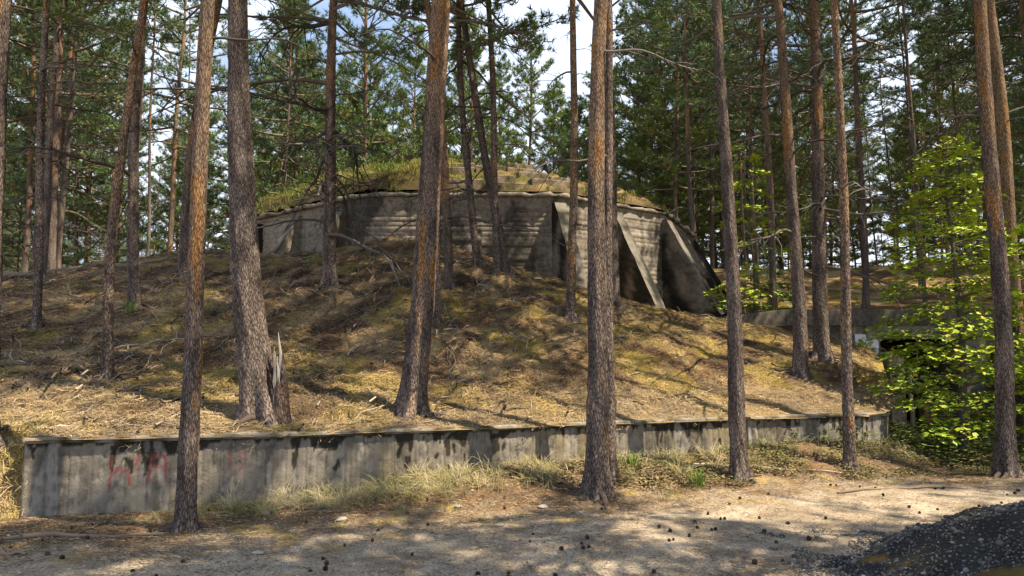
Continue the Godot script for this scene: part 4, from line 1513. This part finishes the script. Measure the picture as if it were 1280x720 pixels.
	for n in 5000:
		var d := 5.2 + 7.0 * pow(rf(0, 1), 1.3)
		var x := d * rf(-0.72, 0.74)
		if d > wall_d(x) - 0.4 and x < 6.6: continue
		var s := rf(0.003, 0.011) * (2.0 if rf(0, 1) < 0.03 else 1.0)
		pxs.append(Transform3D(Basis(Vector3.UP, rf(0, TAU)).scaled_local(Vector3(s, s * 0.6, s * rf(0.6, 1))), Vector3(x, front_y(x, d) + s * 0.2, -d)))
		pcs.append(mixc(Color(0.12, 0.10, 0.085), Color(0.5, 0.45, 0.38), rf(0, 1)))
	stuff("pebbles", pb.smooth(), M.stone, pxs, pcs, "tiny pebbles and grit in the sandy track", "pebbles")

func pebble(mb: MB, sd: int) -> void:
	var s0 := mb.v.size()
	var nu := 8
	var nv := 6
	for j in nv + 1:
		for i in nu + 1:
			var th := TAU * (i % nu) / nu
			var ph := PI * j / nv
			var p := Vector3(sin(ph) * cos(th), cos(ph), sin(ph) * sin(th))
			p *= 1.0 + 0.28 * nz2.get_noise_3d(p.x * 70.0 + sd * 50.0, p.y * 70.0, p.z * 70.0)
			mb.v.append(p); mb.c.append(Color(1, 1, 1))
	for j in nv:
		for i in nu:
			var a := s0 + j * (nu + 1) + i
			mb.quad(a, a + 1, a + nu + 2, a + nu + 1)

func build_grass() -> void:
	var kinds := [blade_clump(0, 22, 0.22, 0.07, 1.4, 0.0035), blade_clump(1, 20, 0.17, 0.09, 1.7, 0.0035), blade_clump(2, 22, 0.28, 0.06, 1.2, 0.0035)]
	var straw := [Color(0.42, 0.36, 0.19), Color(0.34, 0.29, 0.13), Color(0.24, 0.23, 0.08), Color(0.46, 0.40, 0.25)]
	for k in 3:
		var xs := []
		var cs := []
		rng.seed = 2500 + k
		for n in 420:
			var x := lerpf(-3.6, 6.4, pow(rf(0, 1), 0.9))
			var d := wall_d(x) - 0.05 - 0.75 * pow(rf(0, 1), 1.7)
			var dens := 0.25 + 0.9 * sm(-0.15, 0.25, nz.get_noise_2d(x * 90.0, 7.0)) * sm(-4.0, -1.0, x)
			if rf(0, 1) > dens: continue
			var s := rf(0.4, 0.95)
			# the tufts hang towards the track
			var bs := Basis(Vector3.UP, rf(0, TAU)).scaled_local(Vector3(s, s * rf(0.6, 1.1), s))
			bs = Basis(Vector3.RIGHT, rf(0.1, 0.7)) * bs
			var c: Color = straw[rng.randi() % 4]
			if x > 3.0 and rf(0, 1) < 0.6: continue
			if x > 3.0 or rf(0, 1) < 0.12: c = mixc(c, Color(0.15, 0.16, 0.05), rf(0.2, 0.9))
			c *= rf(0.55, 1.05)
			cs.append(c)
			xs.append(Transform3D(bs, Vector3(x, front_y(x, d) - 0.01, -d)))
		for n in 90:   # thin tufts on the open track edge and by the bank
			var x := rf(-4.5, 6.0)
			var d := wall_d(x) - rf(0.7, 1.9)
			if x < -2.0: d = wall_d(x) - rf(0.1, 0.8)
			if nz.get_noise_2d(x * 80.0, d * 80.0 + 40.0) < 0.12: continue
			var s := rf(0.25, 0.5)
			xs.append(Transform3D(Basis(Vector3.UP, rf(0, TAU)).scaled_local(Vector3(s, s, s)), Vector3(x, front_y(x, d) - 0.01, -d)))
			cs.append(mixc(straw[rng.randi() % 4], Color(0.14, 0.18, 0.04), rf(0.0, 0.9)))
		for n in 110:   # bank at the wall's free end
			var x := rf(-7.5, -5.25)
			var d := rf(6.6, 8.8)
			var s := rf(0.3, 0.7)
			xs.append(Transform3D(Basis(Vector3.UP, rf(0, TAU)).scaled_local(Vector3(s, s, s)), Vector3(x, maxf(mound_y(x, d), front_y(x, d)) - 0.01, -d)))
			cs.append(straw[rng.randi() % 4])
		stuff("dry_grass", kinds[k], M.grass, xs, cs, "dry straw-coloured grass drooping along the foot of the wall", "grass")
	# grass on the bunker roof
	var xs2 := []
	var cs2 := []
	var rk := blade_clump(7, 16, 0.20, 0.14, 0.9, 0.006)
	rng.seed = 2600
	for n in 9000:
		var th := rf(-1.9, 1.2)
		var r := brad(th) * sqrt(rf(0.02, 0.99))
		if th > -0.12 and rf(0, 1) < 0.8: continue
		var p := bp(th, r, roof_y(th, r) - 0.02)
		if nz2.get_noise_2d(p.x * 90.0, p.z * 90.0) < -0.08 + rf(-0.1, 0.1): continue
		var s := rf(0.35, 1.0) * (2.0 if rf(0, 1) < 0.06 else 1.0)
		xs2.append(Transform3D(Basis(Vector3.UP, rf(0, TAU)).scaled_local(Vector3(s, s, s)), p))
		cs2.append(mixc(Color(0.13, 0.18, 0.035), Color(0.32, 0.28, 0.09), clampf(0.35 + nz.get_noise_2d(p.x * 50.0, p.z * 50.0) + rf(-0.3, 0.3), 0, 1)))
	stuff("roof_grass", rk, M.grass, xs2, cs2, "green and yellow grass covering the bunker roof", "grass")
	# leafy ground cover in the passage
	var gm := MB.new()
	rng.seed = 2700
	for k in 16:
		var a := rf(0, TAU)
		var p := Vector3(cos(a), 0, sin(a)) * rf(0.02, 0.16) + Vector3.UP * rf(0.05, 0.3)
		var fw := Vector3(cos(a), rf(-0.3, 0.3), sin(a)).normalized()
		var sd := Vector3(-sin(a), 0, cos(a))
		var l := rf(0.05, 0.10)
		var tone := rf(0.7, 1.3)
		gm.tri(p, p + fw * l * 0.5 + sd * l * 0.35, p + fw * l, Color(tone, tone, tone))
		gm.tri(p, p + fw * l, p + fw * l * 0.5 - sd * l * 0.35, Color(tone, tone, tone))
	var gx := []
	var gc := []
	for n in 3600:
		var d := rf(11.6, 19.0)
		var x := rf(4.0, 13.0)
		if on_mound(x, d): continue
		if d < 12.6 and rf(0, 1) > sm(11.4, 12.6, d + 0.6 * nz.get_noise_2d(x * 70.0, 3.0)): continue
		if x < 6.6 and d > wall_d(x) - 0.05: continue
		if nz.get_noise_2d(x * 60.0, d * 60.0) < -0.15 and rf(0, 1) < 0.8: continue
		var s := rf(0.6, 1.3)
		gx.append(Transform3D(Basis(Vector3.UP, rf(0, TAU)).scaled_local(Vector3(s, s, s)), Vector3(x, maxf(front_y(x, d), hill_y(x, d) if x > 12.4 and d > 14.0 else -1.0) - 0.02, -d)))
		gc.append(mixc(Color(0.075, 0.12, 0.025), Color(0.17, 0.20, 0.05), rf(0, 1)))
	stuff("ground_plants", gm.flat(), M.leaf, gx, gc, "low green leafy plants covering the passage floor", "plants")
	var ux := []
	var uc := []
	rng.seed = 2750
	for n in 8500:
		var x := lerpf(-2.2, 8.4, pow(rf(0, 1), 0.75))
		var wdd := wall_d(minf(x, 6.2))
		var d := wdd - 0.04 - 1.35 * pow(rf(0, 1), 1.3) * sm(-2.5, 3.5, x)
		if nz.get_noise_2d(x * 80.0, d * 80.0 + 11.0) < -0.12 + rf(-0.15, 0.15): continue
		var s := rf(0.2, 0.55)
		ux.append(Transform3D(Basis.from_euler(Vector3(rf(-0.4, 0.4), rf(0, TAU), rf(-0.4, 0.4))).scaled_local(Vector3(s, s * 0.8, s)), Vector3(x, front_y(x, d) - 0.03, -d)))
		uc.append(mixc(mixc(Color(0.15, 0.10, 0.06), Color(0.30, 0.23, 0.13), rf(0, 1)), Color(0.11, 0.13, 0.035), rf(0, 1) * sm(-1.0, 5.0, x) * 0.9))
	stuff("undergrowth", gm.flat(), M.grass, ux, uc, "brown and green withered plants along the foot of the wall", "undergrowth")
	# green shoots at the foot of two pines
	for q in [[-7.25, 14.25], [-4.7, 17.4], [2.4, 9.9], [1.6, 10.2]]:
		var o := obj("green_tuft", blade_clump(20 + int(q[1]), 40, 0.3, 0.12, 0.7, 0.006), M.leaf)
		o.position = Vector3(q[0], land_y(q[0], q[1]) - 0.01, -q[1])
		var gmat := M.leaf.duplicate() as StandardMaterial3D
		gmat.albedo_color = srgb(0.12, 0.20, 0.03)
		o.material_override = gmat
		tag(o, "small tuft of fresh green shoots on brown litter", "plant", "green shoots")

func cone_mesh() -> ArrayMesh:
	var mb := MB.new()
	# a spindle with four whorls of lifted scales
	var prof := [[0.0, 0.0], [0.35, 0.08], [0.52, 0.3], [0.46, 0.55], [0.28, 0.8], [0.0, 1.0]]
	for k in prof.size():
		for s in 9:
			var f := TAU * (s % 8) / 8.0
			mb.v.append(Vector3(cos(f) * prof[k][0], prof[k][1], sin(f) * prof[k][0])); mb.c.append(Color(0.045, 0.03, 0.02))
	grid_faces(mb, 9, prof.size(), true)
	for w in 5:
		for s in 7:
			var f := TAU * (s + 0.5 * (w % 2)) / 7.0
			var o := Vector3(cos(f), 0, sin(f))
			var t := Vector3(-sin(f), 0, cos(f))
			var y := 0.14 + w * 0.15
			var r := 0.50 - 0.05 * absf(w - 1.2)
			var a := mb.v.size()
			for p in [o * (r - 0.22) - t * 0.12 + Vector3.UP * (y - 0.05), o * (r - 0.22) + t * 0.12 + Vector3.UP * (y - 0.05), o * (r + 0.12) + t * 0.13 + Vector3.UP * (y + 0.12), o * (r + 0.12) - t * 0.13 + Vector3.UP * (y + 0.12)]:
				mb.v.append(p); mb.c.append(Color(0.085, 0.058, 0.04))
			mb.quad(a, a + 1, a + 2, a + 3)
	return mb.smooth()

func build_small() -> void:
	var cm := cone_mesh()
	rng.seed = 3100
	var made := 0
	while made < 115:
		var d := 5.6 + 6.2 * pow(rf(0, 1), 1.1)
		var x := d * rf(-0.66, 0.68)
		if x < 6.3 and d > wall_d(x) - 0.5: continue
		if Vector2(x - 4.5, d - 5.8).length() < 2.1: continue
		if rf(0, 1) > 0.45 + 0.8 * nz.get_noise_2d(x * 45.0, d * 45.0) + 0.3 * sm(1.0, 4.0, x): continue
		var o := obj("pine_cone", cm, M.dry)
		var s := rf(0.024, 0.040)
		o.transform = Transform3D(Basis.from_euler(Vector3(rf(1.2, 1.9), rf(0, TAU), rf(-0.4, 0.4))).scaled(Vector3(s * rf(0.8, 1.1), s * rf(0.8, 1.3), s)), Vector3(x, front_y(x, d) + s * 0.36, -d))
		tag(o, "small dark pine cone lying on the sandy track", "pine cone", "pine cones on the track")
		made += 1
	# fallen sticks and roots
	var sticks := [
		[[-5.6, 6.9], [-4.7, 7.15], [-3.9, 7.25], [-3.3, 7.35], 0.032, "gnarled brown root crossing the sand below the wall end"],
		[[-4.75, 7.1], [-4.5, 6.75], [-4.3, 6.6], [-4.1, 6.55], 0.028, "short forked root end lying on the sand"],
		[[-5.2, 8.55], [-4.9, 8.8], [-4.6, 9.0], [-4.1, 9.25], 0.018, "pale bare stick lying on the mound above the wall end"],
		[[-4.6, 8.75], [-4.2, 8.85], [-3.8, 8.95], [-3.4, 9.0], 0.014, "thin grey stick just above the wall coping"],
		[[-2.4, 10.1], [-2.0, 10.35], [-1.7, 10.4], [-1.45, 10.6], 0.016, "forked grey stick beside the stout leaning pine"],
		[[-0.75, 11.0], [-0.55, 10.85], [-0.4, 10.75], [-0.25, 10.65], 0.022, "short dark stick on bare litter above the wall"],
		[[1.5, 11.2], [1.9, 11.25], [2.3, 11.22], [2.7, 11.3], 0.011, "pale thin twig lying behind the wall coping"],
		[[4.2, 9.9], [5.0, 10.05], [5.8, 10.0], [6.6, 10.2], 0.018, "long thin brown branch lying across the track edge"],
		[[2.4, 10.6], [3.2, 10.75], [4.0, 10.85], [4.7, 10.9], 0.022, "dead branch lying before the wall beside pale pine"],
		[[-13.0, 18.5], [-11.0, 18.6], [-9.5, 18.4], [-8.6, 18.6], 0.09, "fallen mossy log along the mound crest"],
		[[-9.0, 16.0], [-8.4, 16.3], [-7.9, 16.2], [-7.2, 16.6], 0.03, "dead branch lying high on the mound by dark pine"],
		[[-6.6, 12.3], [-6.0, 12.7], [-5.4, 12.8], [-4.9, 13.1], 0.02, "bleached branch lying midway up the mound"],
		[[-3.6, 12.2], [-3.2, 12.5], [-2.9, 12.5], [-2.4, 12.9], 0.02, "dead twiggy branch midway up the mound"],
		[[2.2, 12.9], [2.9, 12.8], [3.5, 12.5], [4.1, 12.4], 0.02, "dark branch on the mossy side of the mound"]]
	for k in sticks.size():
		var a: Array = sticks[k]
		rng.seed = 3300 + k
		var mb := MB.new()
		var pts := []
		var rad := []
		var o0 := Vector3(a[0][0], 0, -a[0][1])
		o0.y = land_y(a[0][0], a[0][1])
		var rd: float = a[4]
		for q in 13:
			var f := q / 12.0 * 3.0
			var i := mini(int(f), 2)
			var u := f - i
			var x := lerpf(a[i][0], a[i + 1][0], u) + rf(-0.02, 0.02)
			var d := lerpf(a[i][1], a[i + 1][1], u) + rf(-0.03, 0.03)
			pts.append(Vector3(x, land_y(x, d) + rd * 0.5 + 0.012 * sin(q * 1.3), -d) - o0)
			rad.append(rd * lerpf(1.0, 0.4, q / 12.0) * rf(0.85, 1.15))
		var col := mixc(Color(0.16, 0.11, 0.08), Color(0.42, 0.37, 0.30), 0.9 if a[5].contains("pale") or a[5].contains("bleached") else (0.45 if a[5].contains("grey") else 0.12))
		mb.tube(pts, rad, 7, col)
		for j in 4:
			var b: Vector3 = pts[3 + j * 2]
			var dir := Vector3(rf(-1, 1), rf(0.0, 0.25), rf(-1, 1)).normalized()
			var l := rf(0.12, 0.3) + rd * 2.0
			mb.tube([b, b + dir * l * 0.5 + Vector3(0, -0.01, 0), b + dir * l + Vector3(0, -0.04, 0.02)], [rd * 0.45, rd * 0.3, rd * 0.15], 5, col)
		var o := obj("root" if k < 2 else ("fallen_log" if rd > 0.05 else "fallen_stick"), mb.smooth(), M.wood)
		o.position = o0
		tag(o, a[5], "root" if k < 2 else ("log" if rd > 0.05 else "stick"))
	# a few larger stones and pale chips
	for q in [[0.35, 8.7, 0.055], [-1.75, 7.9, 0.05], [-2.6, 8.15, 0.045], [-0.6, 8.55, 0.04], [1.9, 8.9, 0.035], [-2.2, 6.7, 0.04], [0.75, 8.45, 0.03]]:
		var mb := MB.new()
		pebble(mb, int(q[0] * 10.0))
		var o := obj("stone", mb.smooth(), M.stone)
		o.scale = Vector3(q[2] * 1.5, q[2] * 0.45, q[2])
		o.rotation.y = q[0] * 3.0
		o.position = Vector3(q[0], front_y(q[0], q[1]) + q[2] * 0.15, -q[1])
		var sm2 := M.stone.duplicate() as StandardMaterial3D
		sm2.albedo_color = srgb(0.36, 0.33, 0.28)
		o.material_override = sm2
		tag(o, "flat pale stone lying on the sand", "stone", "pale stones on the track")

func heap_y(x: float, d: float) -> float:
	var dx := (x - 4.95) / 2.6
	var dd := (d - 5.5) / 2.1
	var r := sqrt(dx * dx + dd * dd)
	var n := nz.get_noise_2d(x * 70.0 + 200.0, d * 70.0)
	return front_y(x, d) - 0.05 + 0.70 * sm(1.08, 0.2, r + 0.16 * n) + 0.03 * nz2.get_noise_2d(x * 260.0, d * 260.0)

func build_heap() -> void:
	var mb := MB.new()
	var n := 110
	var moss := func(x: float, d: float) -> float: return sm(0.30, 0.42, nz.get_noise_2d(x * 105.0 + 20.0, d * 105.0) + 0.25 * nz2.get_noise_2d(x * 420.0, d * 420.0))
	for j in n + 1:
		for i in n + 1:
			var x := lerpf(2.0, 7.6, float(i) / n)
			var d := lerpf(3.2, 7.9, float(j) / n)
			mb.v.append(Vector3(x, heap_y(x, d), -d))
			var n2 := nz2.get_noise_2d(x * 300.0, d * 300.0)
			mb.c.append(mixc(mixc(Color(0.022, 0.022, 0.022), Color(0.05, 0.049, 0.047), 0.5 + n2), mixc(Color(0.20, 0.10, 0.02), Color(0.15, 0.12, 0.03), 0.5 + n2), moss.call(x, d)))
	grid_faces(mb, n + 1, n + 1)
	var h := obj("gravel_heap", mb.smooth(), M.tar)
	tag(h, "dark grey gravel heap with rusty moss patches beside the track", "gravel heap")
	var pm := MB.new()
	pebble(pm, 8)
	var xs := []
	var cs := []
	rng.seed = 3500
	for k in 26000:
		var x := rf(2.2, 6.6)
		var d := rf(4.3, 7.6)
		var y := heap_y(x, d)
		if y < front_y(x, d) + 0.03:
			if y < front_y(x, d) - 0.045 and rf(0, 1) < 0.993: continue
			y = maxf(y, front_y(x, d))
		if moss.call(x, d) > 0.4 and rf(0, 1) < 0.85: continue
		var s := rf(0.004, 0.011) * (rf(1.8, 3.2) if rf(0, 1) < 0.04 else 1.0)
		xs.append(Transform3D(Basis.from_euler(Vector3(rf(-1, 1), rf(0, TAU), rf(-1, 1))).scaled(Vector3(s, s * rf(0.6, 0.9), s * rf(0.6, 1.0))), Vector3(x, y + s * 0.3, -d)))
		cs.append(mixc(Color(0.03, 0.028, 0.026), Color(0.19, 0.18, 0.168), pow(rf(0, 1), 2.5)) if rf(0, 1) > 0.012 else Color(0.38, 0.37, 0.36))
	stuff("gravel", pm.smooth(), M.stone, xs, cs, "loose dark gravel stones on the heap", "gravel")

func _ready() -> void:
	nz.noise_type = FastNoiseLite.TYPE_SIMPLEX_SMOOTH
	nz.seed = 11
	nz.frequency = 0.01
	nz.fractal_octaves = 3
	nz2.noise_type = FastNoiseLite.TYPE_SIMPLEX_SMOOTH
	nz2.seed = 57
	nz2.frequency = 0.01
	nz2.fractal_octaves = 2
	cel.noise_type = FastNoiseLite.TYPE_CELLULAR
	cel.cellular_return_type = FastNoiseLite.RETURN_DISTANCE2_SUB
	cel.fractal_type = FastNoiseLite.FRACTAL_NONE
	cel.seed = 3
	cel.frequency = 0.03
	cel.domain_warp_enabled = true
	cel.domain_warp_amplitude = 22.0
	cel.domain_warp_frequency = 0.02
	build_light()
	build_materials()
	build_terrain()
	print("terrain ", Time.get_ticks_msec())
	build_wall()
	build_bunker()
	build_entrance()
	print("concrete ", Time.get_ticks_msec())
	build_trees()
	print("trees ", Time.get_ticks_msec())
	build_broadleaf()
	build_grass()
	build_heap()
	print("grass ", Time.get_ticks_msec())
	build_small()
	build_litter()
	print("litter ", Time.get_ticks_msec())
